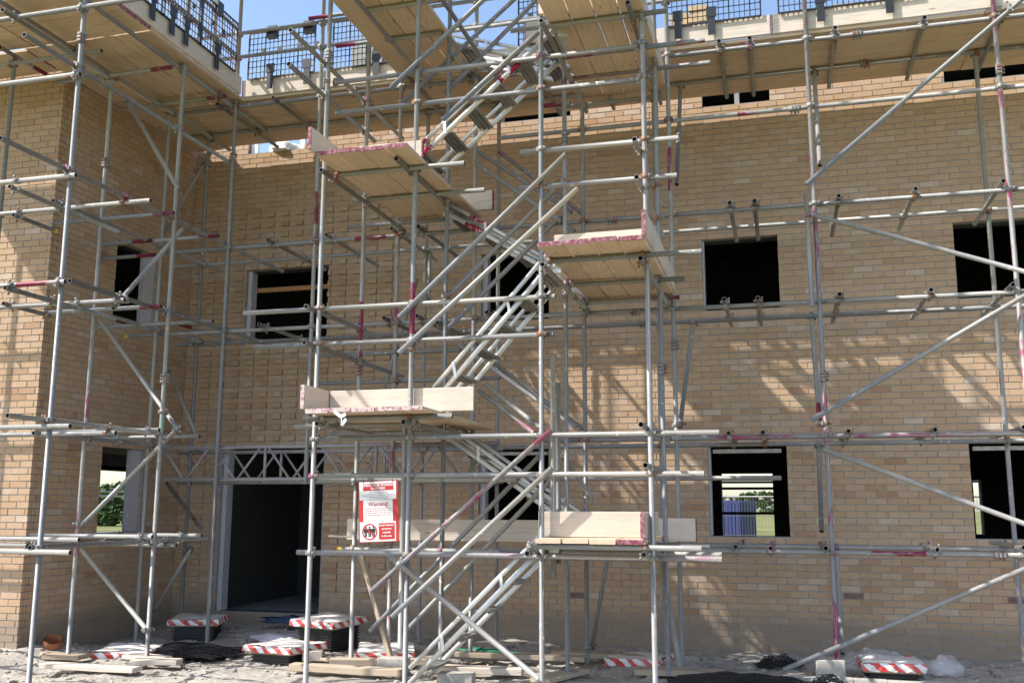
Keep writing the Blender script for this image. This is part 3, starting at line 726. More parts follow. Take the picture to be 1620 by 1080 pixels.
# ladder beams carrying the deck across the doorway
def ladder_beam(y,x0,x1,zt,zb):
    mb=MB(); par=SCAF['main']
    mb.tube((x0,y,zt),(x1,y,zt),.024,12); mb.tube((x0,y,zb),(x1,y,zb),.024,12); x=x0+.1; up_=True; k=0
    while x<x1-.3:
        mb.tube((x,y,zt if up_ else zb),(x+.30,y,zb if up_ else zt),.0145,8); x+=.36 if not up_ else .33; up_=not up_; k+=1
        if k%4==0: mb.tube((x,y,zb),(x,y,zt),.018,8); x+=.03
    mb.v=[tuple(Vector(v)-par.location) for v in mb.v]; part('ladder_beam',mb,'pink',par)
ladder_beam(10.36,-7.35,-3.0,2.295,1.915); ladder_beam(11.2,-7.6,-3.2,2.285,1.90)
# boards
def board_mesh(L,wd,th,ends):
    mb=MB(); e=.03; c=.004
    e=.012
    sec=[(-wd/2+c,-th/2),(wd/2-c,-th/2),(wd/2,-th/2+c),(wd/2,th/2-c),(wd/2-c,th/2),(-wd/2+c,th/2),(-wd/2,th/2-c),(-wd/2,-th/2+c)]
    xs=[0,e,L*.33,L*.66,L-e,L]; wob=[jit(.004) for _ in xs]; S=8
    for x,wz in zip(xs,wob):
        for yy,zz in sec: mb.v.append((x,yy,zz+wz))
    for a in range(5):
        mi=1 if (a==0 and ends&1) or (a==4 and ends&2) else 0
        for i in range(S): j=(i+1)%S; mb.face((a*S+i,a*S+j,(a+1)*S+j,(a+1)*S+i)[::-1],mi)
    mb.face(tuple(range(S)),1 if ends&1 else 0); mb.face(tuple(5*S+i for i in reversed(range(S))),1 if ends&2 else 0)
    return mb
def board(sc,name,p,d,L,wd=.223,th=.038,edge=False,ends=3,mat='wood',endmat='boardend'):
    """board from p along d (x or y axis); p is the middle of its start edge; edge=True stands it on its long edge"""
    par=SCAF[sc] if isinstance(sc,str) else sc
    me=board_mesh(L,wd,th,ends).mesh(name,[MT[mat],MT[endmat]])
    R=Matrix.Rotation(math.atan2(d[1],d[0]),4,'Z')
    if edge: R=R@Matrix.Rotation(math.radians(90),4,'X')
    R=R@Matrix.Rotation(jit(.006),4,'X')
    o=bpy.data.objects.new(name,me); COL.objects.link(o); o.parent=par; o.matrix_parent_inverse=Matrix.Identity(4)
    o.matrix_basis=Matrix.Translation(Vector(p)-par.location)@R; return o
DZ=6.685
for r,y in enumerate((10.475,10.709,10.943,11.177,11.435,11.669)):
    x=-8.0 if r>3 else -7.95+jit(.05)
    while x<3.5:
        L=3.9 if random.random()<.7 else 2.4
        board('main','deck_board',(x,y+((-.036 if x<-3.5 else random.choice((0,-.02,-.036))) if r>3 else 0),DZ+jit(.003)),(1,0),L-.008,ends=0); x+=L
x=-6.42
for L in (3.9,2.6,3.9): board('main','toe_board',(x,10.355,DZ+.135+jit(.004)),(1,0),L-.004,edge=True,mat='palewood'); x+=L
# wing decks
for y in (7.62,7.853,8.086,8.319):
    board('wing','deck_board',(-10.3,y,DZ),(1,0),2.4,ends=0); board('wing','deck_board',(-7.89,y,DZ),(1,0),1.5-.0)
board('wing','deck_board',(-10.3,8.62,DZ),(1,0),2.245); board('wing','deck_board',(-10.3,8.855,DZ),(1,0),2.245); board('wing','deck_board',(-10.3,9.02,DZ+.04),(1,0),2.245,wd=.16)
for x in (-7.935,-7.70,-7.465,-7.23,-6.995,-6.76,-6.525): board('wing','deck_board',(x,8.45,DZ+.003),(0,1),2.4 if x<-7.5 else 1.9,ends=0)
for x in (-7.92,-7.69): board('wing','deck_board',(x,10.86,DZ+.003),(0,1),.95)
board('wing','toe_board',(-6.40,7.5,DZ+.135),(0,1),2.75,edge=True,mat='palewood'); board('wing','toe_board',(-10.3,7.475,DZ+.135),(1,0),3.86,edge=True,mat='palewood')
# tower landings
LAND={}
def landing(nm,z,x0,y0,y1,n,pitch=.2365,ends=3,endmat='boardend'):
    zc=z+.019
    for i in range(n): board('tower','deck_board',(x0+.1125+i*pitch,y0+jit(.012),zc+jit(.002)),(0,1),y1-y0,th=.038,ends=3 if i==n-1 else ends,endmat=endmat)
    return zc+.019
z=landing('low',1.298,-2.08,8.3,10.5,4,ends=0); board('tower','toe_board',(-2.14,8.685,z+.118),(1,0),.93,edge=True,mat='palewood',ends=0); board('tower','toe_board',(-1.165,8.36,z+.118),(0,1),.95,edge=True,mat='palewood')
board('tower','toe_board',(-4.62,10.0,1.36),(1,0),2.45,edge=True,ends=0,mat='palewood'); board('tower','toe_board',(-1.27,10.0,1.385),(1,0),.42,edge=True,mat='palewood')
z=landing('low_left',2.445,-4.205,8.1,10.4,5,pitch=.231,endmat='boardendpale'); board('tower','toe_board',(-4.22,8.66,z+.117),(1,0),1.46,edge=True,mat='palewood',ends=0); board('tower','toe_board',(-4.25,8.12,z+.117),(0,1),.9,edge=True,mat='palewood',endmat='boardendpale')
z=landing('mid',3.84,-1.985,8.0,10.38,4); board('tower','toe_board',(-1.98,8.62,z+.117),(1,0),.84,edge=True,mat='palewood'); board('tower','toe_board',(-1.055,8.02,z+.117),(0,1),2.3,edge=True,mat='palewood')
z=landing('upper_left',4.898,-4.18,8.05,10.4,4); board('tower','toe_board',(-4.05,8.6,z+.117),(1,0),.76,edge=True,mat='palewood'); board('tower','toe_board',(-4.205,7.98,z+.117),(0,1),1.6,edge=True,mat='palewood'); board('tower','toe_board',(-3.9,10.2,z+.1),(1,0),.86,edge=True,mat='palewood')
z=landing('top',6.235,-2.02,8.12,10.4,4); board('tower','toe_board',(-2.1,8.5,z+.117),(1,0),.95,edge=True,mat='palewood'); board('tower','toe_board',(-1.12,8.3,z+.117),(0,1),2.1,edge=True,mat='palewood'); board('tower','toe_board',(-2.36,9.0,z+.1),(1,0),.4,edge=True,mat='palewood')
z=landing('top_left',6.75,-4.3,8.15,10.45,4); board('tower','toe_board',(-3.17,8.66,6.77),(1,0),.72,edge=True,mat='palewood'); board('tower','toe_board',(-4.3,8.45,z+.117),(1,0),1.1,edge=True,mat='palewood')
# unseen platform added between wing and tower to shade the lower wall
for i in range(6): board('tower','deck_board',(-6.3,7.7+i*.236,8.56),(1,0),3.2,ends=0)
# off-cut ends of boards sticking out beyond the wall deck
board('main','deck_board',(-.68,11.0,2.362),(1,0),.52,ends=0,mat='greywood')
# ------------------------------------------------------------------ aluminium stair flights
def stair(label,p,q,y0,y1,fold=.095,red=None,far=True,rise=.215):
    """p,q: lower and upper end of the near stringer (x,z)"""
    p3,q3=Vector((p[0],y0,p[1])),Vector((q[0],y0,q[1])); t=thing('aluminium_stair',label,'stair','aluminium stair flights of the tower',tuple(p3))
    d=(q3-p3); L=d.length; d/=L; n=Vector((-d.z,0,d.x)); n=n if n.z>0 else -n
    for y in (0,y1-y0):
        off=Vector((0,y,0)); mb=MB(); a=off; b=off+d*L
        c1=.62*L; mb.tube(a,b,.026,12); o=part('stringer',mb,['alu'],t)
        if red and y==0:
            for r0_,r1_ in red: m2=MB(); m2.tube(off+d*L*r0_,off+d*L*r1_,.0275,12); part('painted_band',m2,'alured',o)
        if y>0 and not far: continue
        mb=MB(); mb.tube(off+n*fold+d*.12,off+n*fold+d*(L+.05),.021,12); o=part('handrail',mb,'alu',t)
        if red and y==0:
            for r0_,r1_ in red: m2=MB(); m2.tube(off+n*fold+d*L*r0_,off+n*fold+d*L*r1_,.0225,12); part('painted_band',m2,'alured',o)
        for fr in ((.28,.70) if y==0 else ()):
            mb=MB(); c=off+d*L*fr; sdv=Vector((0,-.024 if y==0 else .024,0))
            dd=(n*.75+d*.55).normalized(); mb.obox(c+n*fold*.5+sdv,(d*.75-n*.55).normalized()*.014,dd*(fold*.6+.02),Vector((0,.004,0))); part('hinge_plate',mb,'alu',t)
    m=max(3,int(abs(d.z)*L/rise)); me=None
    for i in range(m):
        c=d*(L*(i+.6)/m)+Vector((0,(y1-y0)/2,0))
        if me is None:
            mb=MB(); hw=(y1-y0)/2-.018
            for kx in (-.05,0,.05):
                mb.box(kx-.02,kx+.02,-hw,hw,-.004,.004); mb.box(kx-.02,kx-.016,-hw,hw,-.022,-.004); mb.box(kx+.016,kx+.02,-hw,hw,-.022,-.004)
            me=mb.mesh('tread',[MT['tread']])
        o=link('tread',me,t); o.location=c
    mb=MB(); tp=d*L; mb.box(tp.x-.03,tp.x+.03,0,y1-y0,tp.z-.04,tp.z-.005); mb.box(tp.x-.0,tp.x+.09 if d.x>0 else tp.x+.02,.02,.05,tp.z-.09,tp.z+.03); part('top_hook',mb,'alu',t)
    return t
stair('lowest aluminium stair flight rising to the right from the ground',(-3.38,.0),(-2.06,1.29),8.7,9.25,far=False,rise=.24)
stair('aluminium stair flight climbing to the long landing above the warning sign, behind the lower braces',(-1.95,1.34),(-3.55,2.44),9.74,10.22)
stair('bright aluminium stair flight climbing right from above the long toe board to the middle landing',(-3.28,2.46),(-2.02,3.86),8.7,9.25)
stair('aluminium stair flight with maroon bands climbing left to the landing beside the window',(-1.98,3.86),(-3.45,4.79),9.74,10.22,red=((.05,.10),(.70,.84)))
stair('aluminium stair flight with red paint marks climbing right to the top landing',(-3.5,4.92),(-1.95,6.24),8.7,9.25,red=((.05,.17),(.62,.78)))
stair('topmost aluminium stair flight, nearly level, seen against the sky',(-1.95,6.28),(-3.45,6.77),9.74,10.22)
# ------------------------------------------------------------------ brick guards, brick stacks on the deck
def guard(label,o,d,wd,ht,straps,tilt=0.0):
    """black mesh panel: o = bottom start corner, d = unit direction along its length"""
    t=thing('brick_guard',label,'brick guard','black mesh brick guards',o,math.atan2(d[1],d[0])); t.rotation_euler=(tilt,0,math.atan2(d[1],d[0]))
    mb=MB(); 
    for p,q in (((0,0,0),(wd,0,0)),((0,0,0),(0,0,ht)),((wd,0,0),(wd,0,ht)),((0,0,ht),(wd,0,ht))): mb.bar(p,q,.017)
    part('frame',mb,'net',t)
    mb=MB(); n=int(wd/.055); m=int(ht/.075)
    for i in range(1,n): mb.bar((wd*i/n,.003*(i%2),.006),(wd*i/n,.003*(i%2),ht-.006),.0075 if i%4 else .013)
    for j in range(1,m): mb.bar((.006,-.005,ht*j/m),(wd-.006,-.005,ht*j/m),.0075)
    part('wire_mesh',mb,'net',t)
    for fx in straps:
        mb=MB(); x=fx*wd; mb.box(x-.04,x+.04,-.022,-.012,-.16,.14); mb.box(x-.055,x+.055,-.026,-.008,.05,.17); part('toe_strap',mb,'blackplastic',t)
        mb=MB(); mb.box(x-.065,x+.065,-.03,.03,ht-.10,ht+.06); part('rail_hook',mb,'blackplastic',t)
        for s in (-.12,.12): mb=MB(); mb.box(x+s-.026,x+s+.026,-.016,.006,ht*.55,ht*.55+.05); part('clip',mb,'blackplastic',t)
G0=6.92
guard('black mesh brick guard over the long toe board, first right of the corner post',(-6.33,10.31,G0),(1,0),.92,.62,(.35,.9))
guard('black mesh brick guard in front of the grey blocks stacked on the deck',(-5.16,10.31,G0),(1,0),.95,.62,(.62,))
guard('black mesh brick guard glimpsed behind the topmost stair flight',(-2.78,10.31,G0),(1,0),.9,.62,(.3,.8))
guard('black mesh brick guard just right of the top tower landing',(-1.05,10.31,G0),(1,0),1.02,.62,(.12,.48))
guard('black mesh brick guard furthest along the long toe board, near the top right corner',(.16,10.31,G0),(1,0),1.45,.62,(.3,.78))
guard('black mesh brick guard on the wing deck, nearest the front corner post',(-6.36,7.75,G0),(0,1),.85,.66,(.25,.75))
guard('black mesh brick guard on the wing deck, middle one of the row behind the posts',(-6.36,8.55,G0),(0,1),.75,.66,(.25,.6))
guard('black mesh brick guard on the wing deck, last before the inner corner',(-6.36,9.28,G0),(0,1),.78,.64,(.45,))
def stack(label,x,y,z,nx,ny,nz,bx,by,bz,m,skip=0):
    t=thing('brick_stack',label,'brick stack','brick and block stacks on the top deck',(x,y,z)); meb=None
    for c in range(nz):
        for i in range(nx):
            for j in range(ny):
                if c==nz-1 and (i+j)<skip: continue
                if meb is None:
                    mb=MB(); mb.box(-bx/2+.003,bx/2-.003,-by/2+.003,by/2-.003,.002,bz-.002); meb=mb.mesh('block',[MT[m]])
                o=link('block',meb,t); o.location=(i*bx+jit(.008),j*by+jit(.008),c*bz); o.rotation_euler=(0,0,jit(.03))
stack('pile of grey concrete blocks on the top deck behind a black mesh guard',-4.95,10.75,6.706,2,2,4,.22,.22,.22,'slate',1)
stack('buff brick stack on the top deck right of the top tower landing',-.95,10.75,6.706,2,2,9,.215,.215,.068,'buffblock',1)
stack('buff brick stack on the top deck near the far right mesh guard',.62,10.75,6.706,3,2,6,.215,.215,.068,'buffblock',1)
stack('low buff brick stack on the wing deck behind its mesh guards',-7.1,8.9,6.706,2,3,5,.215,.215,.068,'buffblock',1)
def lumpy(name,rx,ry,rz,m,seed,parent=None,sub=3,amp=.25,fr=3.0):
    bm=bmesh.new(); bmesh.ops.create_icosphere(bm,subdivisions=sub,radius=1); rr=random.Random(seed); ph=[rr.uniform(0,6) for _ in range(6)]
    for v in bm.verts:
        c=v.co; k=1+amp*(math.sin(c.x*fr+ph[0])*math.sin(c.y*fr*1.3+ph[1])+.6*math.sin(c.z*fr*2+ph[2]+c.x*4)); v.co=Vector((c.x*rx*k,c.y*ry*k,max(-.25,c.z)*rz*k))
    for f in bm.faces: f.smooth=True
    me=bpy.data.meshes.new(name); bm.to_mesh(me); bm.free(); me.materials.append(MT[m]); return link(name,me,parent)
o=lumpy('white_sack',.22,.14,.12,'sack',3); o.location=(-6.72,11.97,6.63); tag(o,'crumpled white sack lying in the opening at the top of the wall','sack')
# ------------------------------------------------------------------ warning sign hung on the tower
sg=thing('warning_sign','red and white warning sign with a no gathering symbol hanging from a tower tube','sign',None,(-4.045,9.49,1.555),0); sg.rotation_euler=(0,math.radians(-2.6),math.radians(3))
W2,H2=.215,.31
mb=MB(); mb.box(-W2,W2,0,.006,-H2,H2); part('board',mb,'signred',sg)
def panel(x0,x1,z0,z1,y,m,name='panel'): mb=MB(); mb.box(x0,x1,-y,0 if y<.003 else -.0012,z0,z1); return part(name,mb,m,sg)
panel(-.205,.195,.12,.306,.002,'signwhite'); panel(-.165,.155,-.10,.117,.002,'signwhite'); panel(-.205,.185,-.303,-.103,.002,'signwhite')
panel(-.165,.165,.215,.285,.0035,'signred','banner'); panel(.0,.172,-.285,-.12,.0035,'signred','banner')
def text(s,x,z,size,m,y=.0048,align='CENTER',bold=0.0):
    cu=bpy.data.curves.new('lettering','FONT'); cu.body=s; cu.size=size; cu.align_x=align; cu.align_y='CENTER'; cu.extrude=.0003; cu.offset=bold; cu.resolution_u=2
    ob=bpy.data.objects.new('lettering',cu); COL.objects.link(ob); dg=bpy.context.evaluated_depsgraph_get(); me=bpy.data.meshes.new_from_object(ob.evaluated_get(dg)); bpy.data.objects.remove(ob)
    me.materials.clear(); me.materials.append(MT[m]); o=link('lettering',me,sg); o.location=(x,-y,z); o.rotation_euler=(math.pi/2,0,0); return o
text('CHECK YOUR WORKING',0,.267,.030,'signwhite',bold=.0011); text('PLATFORM!',0,.235,.030,'signwhite',bold=.0011)
text('Warning',-.008,.075,.062,'signpink',bold=.0008)
for i,sx in enumerate(('Avoid gathering','and storing','materials','in this area')): text(sx,.086,-.142-i*.036,.0245,'signwhite',bold=.0009)
rr=random.Random(5)
def lines(z,x0,x1,m,h):
    mb=MB(); x=x0
    while x<x1: l=rr.uniform(.012,.04); mb.box(x,min(x+l,x1),-.0034,-.0015,z-h/2,z+h/2); x+=l+.007
    part('fine_print',mb,m,sg)
for z,a in ((.200,.09),(.183,.11),(.166,.17),(.149,.12),(.132,.10)): lines(z,-a,a,'signgrey',.006)
for z in (.030,.008,-.014,-.036): lines(z,-.145,.13,'signpink',.007)
lines(-.06,-.15,-.13,'signgrey',.008)
cx,cz,R=-.10,-.203,.082
mb=MB(); n=40; 
for i in range(n):
    a,b=2*math.pi*i/n,2*math.pi*(i+1)/n
    q=len(mb.v)
    for rr_ in (R,R-.012):
        for t in (a,b):
            for yy in (-.0046,-.0015): mb.v.append((cx+rr_*math.cos(t),yy,cz+rr_*math.sin(t)))
    mb.face((q,q+2,q+6,q+4)); mb.face((q+1,q+5,q+7,q+3)); mb.face((q,q+1,q+3,q+2)); mb.face((q+4,q+6,q+7,q+5))
part('prohibition_ring',mb,'signred',sg)
mb=MB(); mb.bar((cx-.054,-.0042,cz+.054),(cx+.054,-.0042,cz-.054),.004,.013); part('prohibition_bar',mb,'signred',sg)
for k,dx in enumerate((-.042,0,.042)):
    mb=MB(); x=cx+dx; mb.tube((x,-.0036,cz+.045),(x,-.0015,cz+.045),.010,12); mb.box(x-.016,x+.016,-.0034,-.0015,cz-.006,cz+.032); mb.box(x-.021,x-.0165,-.0034,-.0015,cz-.008,cz+.028); mb.box(x+.0165,x+.021,-.0034,-.0015,cz-.008,cz+.028); mb.box(x-.013,x-.002,-.0034,-.0015,cz-.052,cz-.0065); mb.box(x+.002,x+.013,-.0034,-.0015,cz-.052,cz-.0065)
    part('figure',mb,'signblack',sg)
mb=MB()
for x in (-.16,.16): mb.tube((x,-.004,.295),(x,-.006,.37),.0022,6); mb.tube((x,-.006,.36),(x,.05,.40),.0022,6)
part('cable_tie',mb,'blackplastic',sg)
mb=MB()
for k,(x0,z0,x1,z1) in enumerate(((-.05,.03,.02,-.02),(.02,-.02,.07,.0),(.03,-.02,.04,-.10),(.04,-.10,.085,-.045))): mb.bar((x0,-.01*k,z0),(x1,-.01*k-.012,z1),.003,.03)
o=part('torn_tape',mb,'signwhite'); o.location=(-3.84,8.06,2.42); tag(o,'torn white strip of tape hanging under the front edge of the left landing','tape')
# ------------------------------------------------------------------ inspection chambers with taped covers
def cover(label,x,y,z0,s,rz,riser,tilt=0.0,th=.075):
    t=thing('inspection_cover',label,'inspection cover','taped inspection chamber covers',(x,y,z0),rz)
    h=s/2
    if riser>0:
        mb=MB(); k=0; zz=-.05; r=h*.80
        while zz<riser:
            g=.0 if k%2 else .014; mb.box(-r-g+.014,r+g-.014,-r-g+.014,r+g-.014,zz,zz+.016); zz+=.0165; k+=1
        part('chamber_riser',mb,'blackplastic',t)
    mb=MB(); n=9
    for j in range(n+1):
        for i in range(n+1):
            u,v=i/n*2-1,j/n*2-1; mb.v.append((u*h,v*h,th+.012*math.sin(u*3+x*3)*math.cos(v*2.6+y)-.012*(max(abs(u),abs(v))**6)+jit(.003)))
    for j in range(n):
        for i in range(n): a=j*(n+1)+i; mb.face((a,a+1,a+n+2,a+n+1),0,True)
    tp=part('cover_top',mb,'tapetop',t); tp.location=(0,0,riser); tp.rotation_euler=(tilt,tilt*.5,0)
    mb=MB(); ring=[]
    m=12; rim=[]
    for sx,sy,ex,ey in ((-1,-1,1,-1),(1,-1,1,1),(1,1,-1,1),(-1,1,-1,-1)):
        for i in range(m): f=i/m; rim.append((sx+(ex-sx)*f,sy+(ey-sy)*f))
    N=len(rim)
    for lv,(zz,gx) in enumerate(((-.004,.006),(th*.5,.010),(th-.013,.002))):
        for (u,v) in rim: mb.v.append((u*(h+gx+jit(.007)),v*(h+gx+jit(.007)),zz+jit(.007)))
    for lv in range(2):
        for i in range(N): j=(i+1)%N; mb.face((lv*N+i,lv*N+j,(lv+1)*N+j,(lv+1)*N+i))
    e=part('tape_edge',mb,'tape',t); e.location=(0,0,riser); e.rotation_euler=(tilt,tilt*.5,0)
    mb=MB(); mb.box(-h+.01,h-.01,-h+.01,h-.01,-.018,0); o=part('cover_board',mb,'greywood',t); o.location=(0,0,riser); o.rotation_euler=(tilt,tilt*.5,0)
cover('taped cover on a tall black riser in the inner corner left of the doorway',-7.05,11.0,.02,.60,.35,.17)
cover('taped cover on the tallest black riser, right of the doorway',-5.15,10.72,.0,.62,-.25,.27,.03)
cover('brightly sunlit taped cover on a low black riser, in the pale dust',-5.20,9.78,-.02,.62,-.18,.12,-.02)
cover('dusty taped cover lying low beside the black plastic, left of a post foot',-7.02,9.62,.0,.58,.28,.0,.03)
cover('taped cover almost buried in rubble behind a leaning brown tube',-4.28,10.35,.0,.60,.38,.02,.05)
cover('dirt topped taped cover near the wall, under the lowest landing',-1.55,10.72,-.02,.58,-.12,.0,-.03,.085)
cover('taped cover half wrapped by clear polythene at the right',.93,10.6,.02,.56,.06,.05,.0,.085)
# ------------------------------------------------------------------ timbers and blocks lying about
def timber(label,name,cat,x,y,z,L,wd,th,rz,mat='greywood',group=None,ry=0):
    mb=board_mesh(L,wd,th,0); mb.v=[(a-L/2,b,c) for a,b,c in mb.v]
    o=part(name,mb,[mat,'boardend']); o.location=(x,y,z); o.rotation_euler=(0,ry,rz); tag(o,label,cat,group); return o
SB='sole boards under the scaffold standards'
timber('short sole board under the inner left post of the wing','sole_board','sole board',-7.40,9.10,.035,.42,.22,.045,.1,group=SB)
timber('pale sole board under the wing post, partly under another offcut','sole_board','sole board',-6.52,9.25,.035,.50,.22,.04,-.2,'palewood',SB)
timber('pale offcut lying against the foot of the wing post','sole_board','sole board',-6.22,8.98,.045,.48,.20,.045,.25,'palewood',SB)
timber('long sole board with a base plate on it, beside the right tower posts','sole_board','sole board',-2.13,9.50,.02,.75,.225,.04,1.25,'greywood',SB)
timber('dusty sole board beside black netting, right of the front tower post','sole_board','sole board',-1.05,9.95,.03,.85,.225,.055,.02,'greywood',SB)
timber('sole board with a beam end, foot of the second left tower post','sole_board','sole board',-4.2,9.16,.035,1.2,.14,.065,-.05,'greywood',SB)
timber('splintered plank lying on rubble in the bottom left','plank','plank',-6.62,8.50,.045,1.05,.17,.045,.02,'palewood','loose planks')
timber('loose plank running back from the tower post foot to the block','plank','plank',-4.05,9.62,.05,1.0,.14,.06,.32,'greywood','loose planks')
timber('plank on the ground at the foot of the lowest stair','plank','plank',-2.95,9.35,.06,.95,.16,.06,.08,'palewood','loose planks')
timber('dark stringy plank behind the left tower post','plank','plank',-4.75,9.75,.03,.7,.10,.03,-.45,'greywood','loose planks')
timber('plank half buried near the wall behind the stair tower','plank','plank',-2.75,10.3,.06,1.4,.15,.05,.03,'greywood','loose planks')
timber('grey plank lying beside the covered sole board near the wall','plank','plank',-1.9,10.75,.04,1.2,.16,.05,-.06,'greywood','loose planks')
timber('brown prop tube board leaning by the tower post','plank','plank',-4.14,9.72,.58,1.15,.05,.05,-.25,'greywood','loose planks',ry=math.radians(68))
timber('chunky offcut of sawn timber beside the sunlit cover','timber_offcut','timber',-4.85,9.72,.06,.20,.13,.10,.4,'palewood')
timber('narrow pale lath on the low walkway left of the sign','lath','lath',-4.55,9.72,1.29,.3,.05,.02,0,'palewood')
def blk(label,x,y,z,a,b,c,rz,m='concrete'):
    mb=MB(); mb.box(-a/2,a/2,-b/2,b/2,0,c); o=part('concrete_block',mb,m); o.location=(x,y,z); o.rotation_euler=(0,0,rz); tag(o,label,'block','loose concrete blocks')
    bv=o.modifiers.new('edge','BEVEL'); bv.width=.008; bv.segments=1
blk('grey concrete block beside the left stair tower post foot',-3.78,9.35,-.01,.30,.14,.15,.08)
blk('concrete block under the diagonal brace foot at the right',.36,10.3,-.01,.27,.22,.18,.02)
blk('pale kerb block at the foot of the stair stringer',-3.02,9.02,-.02,.34,.16,.10,.1)
mb=MB(); mb.box(-.075,.075,-.075,.075,0,.006); mb.tube((0,0,.006),(0,0,.06),.019,10); o=part('base_plate',mb,'galv'); o.location=(-2.083,9.6,.045); tag(o,'square steel base plate on the long sole board','base plate')
# orange drain pipe, bottle, green and blue scraps
mb=MB(); mb.tube((0,0,-.1),(0,0,.17),.085,20,cap=False); mb.tube((0,0,.17),(0,0,.235),.10,20,cap=False); mb.tube((0,0,.235),(0,0,.17),.088,20,cap=False); o=part('drain_pipe',mb,'terracotta'); o.location=(-7.86,9.42,-.05); o.rotation_euler=(.3,.35,0); tag(o,'short orange drain pipe sticking up by the wing corner','drain pipe')
mb=MB(); mb.tube((0,0,0),(.24,0,0),.045,14); mb.tube((.24,0,0),(.29,0,0),.045,14,r2=.018); mb.tube((.29,0,0),(.33,0,0),.02,10); o=part('plastic_bottle',mb,'sack'); o.location=(-7.2,9.86,.05); o.rotation_euler=(0,0,.2); o.scale=(.6,.75,.75); tag(o,'white plastic bottle lying behind the low taped cover','bottle')
o=lumpy('green_plastic_scrap',.32,.10,.05,'greenpl',9,sub=3,amp=.35,fr=5); o.location=(-3.15,10.4,.06); tag(o,'green plastic scrap on the ground behind the lowest stair','plastic scrap')
o=lumpy('blue_plastic_sheet',.45,.12,.06,'tealnet',12,sub=3,amp=.4,fr=6); o.location=(-6.0,11.55,.17); tag(o,'crumpled dark blue plastic at the foot of the wall by the doorway','plastic sheet')
o=lumpy('grey_plastic_sheet',.38,.2,.07,'frame',21,sub=3,amp=.2); o.location=(-5.75,10.75,.06); tag(o,'pale grey plastic sheet in the dust below the doorway','plastic sheet')
def netpile(label,x,y,sx,sy,hh,rz,seed,nx=34,ny=16):
    t=thing('plastic_netting',label,'plastic netting','black plastic netting lying about',(x,y,.0),rz); rr=random.Random(seed); ph=[rr.uniform(0,6) for _ in range(4)]
    f=lambda u,v: (u*sx+.03*math.sin(v*5+ph[0]),v*sy+.03*math.sin(u*6+ph[1]),hh*(1-u*u*.9)*(1-v*v*.9)*(1+.35*math.sin(u*7+ph[2])*math.sin(v*5+ph[3]))+.012)
    mb=MB()
    for i in range(nx+1):
        u=i/nx*2-1
        for j in range(ny): mb.bar(f(u,j/ny*2-1),f(u,(j+1)/ny*2-1),.007)
    for j in range(ny+1):
        v=j/ny*2-1
        for i in range(0,nx,2): mb.bar(f(i/nx*2-1,v),f((i+2)/nx*2-1,v),.007)
    part('top_layer',mb,'net',t)
    mb=MB(); n=14
    for j in range(n+1):
        for i in range(n+1): a=f((i/n*2-1)*.93,(j/n*2-1)*.9); mb.v.append((a[0],a[1],a[2]*.6-.005))
    for j in range(n):
        for i in range(n): a=j*(n+1)+i; mb.face((a,a+1,a+n+2,a+n+1))
    part('folded_layer',mb,'net',t)
netpile('black plastic netting heaped flat between the wing post and the doorway cover',-6.45,9.95,.62,.38,.07,-.15,3)
netpile('large sheet of black netting on the ground at the right foreground',-.40,9.66,.68,.28,.07,-.12,8,44,20)
netpile('small tangle of black netting by the wall right of the tower',-.12,10.75,.22,.12,.10,.2,13,14,8)
netpile('bit of black netting next to the kerb in the bottom right',.32,9.88,.12,.08,.07,.4,14,10,6)
# clear polythene draped round the right cover
mb=MB(); nx,ny=40,16
for j in range(ny+1):
    for i in range(nx+1):
        u,v=i/nx,j/ny; x=.45+1.15*u; y=10.72+.45*v
        e=max(0,math.sin(math.pi*v))**.6*max(0,min(1,min(u,1-u)*7))
        hgt=.12+.05*math.sin(u*5)
        z=e*hgt*(1+.18*math.sin(u*31+v*7)*math.sin(v*11)+.12*math.sin(u*17-v*9))+.005
        mb.v.append((x+.02*math.sin(v*9),y+.03*math.sin(u*23),z))
for j in range(ny):
    for i in range(nx): a=j*(nx+1)+i; mb.face((a,a+1,a+nx+2,a+nx+1),0,True)
o=part('polythene_sheet',mb,'poly'); tag(o,'clear crumpled polythene wrapped behind the rightmost taped cover','plastic sheet')
o=lumpy('polythene_bundle',.15,.13,.15,'poly',31,sub=3,amp=.15,fr=4); o.location=(1.45,10.62,.06); tag(o,'bulging bundle of clear polythene at the far right','plastic bundle')
# ------------------------------------------------------------------ what is seen through the building
def container(x,y,z):
    t=thing('shipping_container','blue steel site container seen through the ground floor window','container',None,(x,y,z),-.3)
    mb=MB(); mb.box(-3,3,-1.2,1.2,0,2.55); part('body',mb,'blue',t)
    mb=MB()
    for i in range(30): mb.box(-3+i*.2+.02,-3+i*.2+.12,-1.235,-1.2005,.12,2.43)
    for i in range(11): mb.box(3.0005,3.035,-1.15+i*.21,-1.03+i*.21,.12,2.43); mb.box(-3.035,-3.0005,-1.15+i*.21,-1.03+i*.21,.12,2.43)
    part('corrugation',mb,'blue',t)
container(-4.71,54,-.55)
def fence(x0,x1,y,label):
    t=thing('mesh_fence',label,'fence','site mesh fence panels',(x0,y,-.1)); L=x1-x0
    mb=MB()
    for a,b in (((0,0,0),(0,0,2)),((L,0,0),(L,0,2)),((0,0,2),(L,0,2)),((0,0,.1),(L,0,.1))): mb.tube(a,b,.021,8)
    part('frame',mb,'galv',t)
    mb=MB(); n=int(L/.075)
    for i in range(n): mb.bar((i*L/n,0,.1),(i*L/n,0,2),.006)
    for z in (.5,1.0,1.5): mb.bar((0,.006,z),(L,.006,z),.012)
    part('wire_mesh',mb,'galv',t)
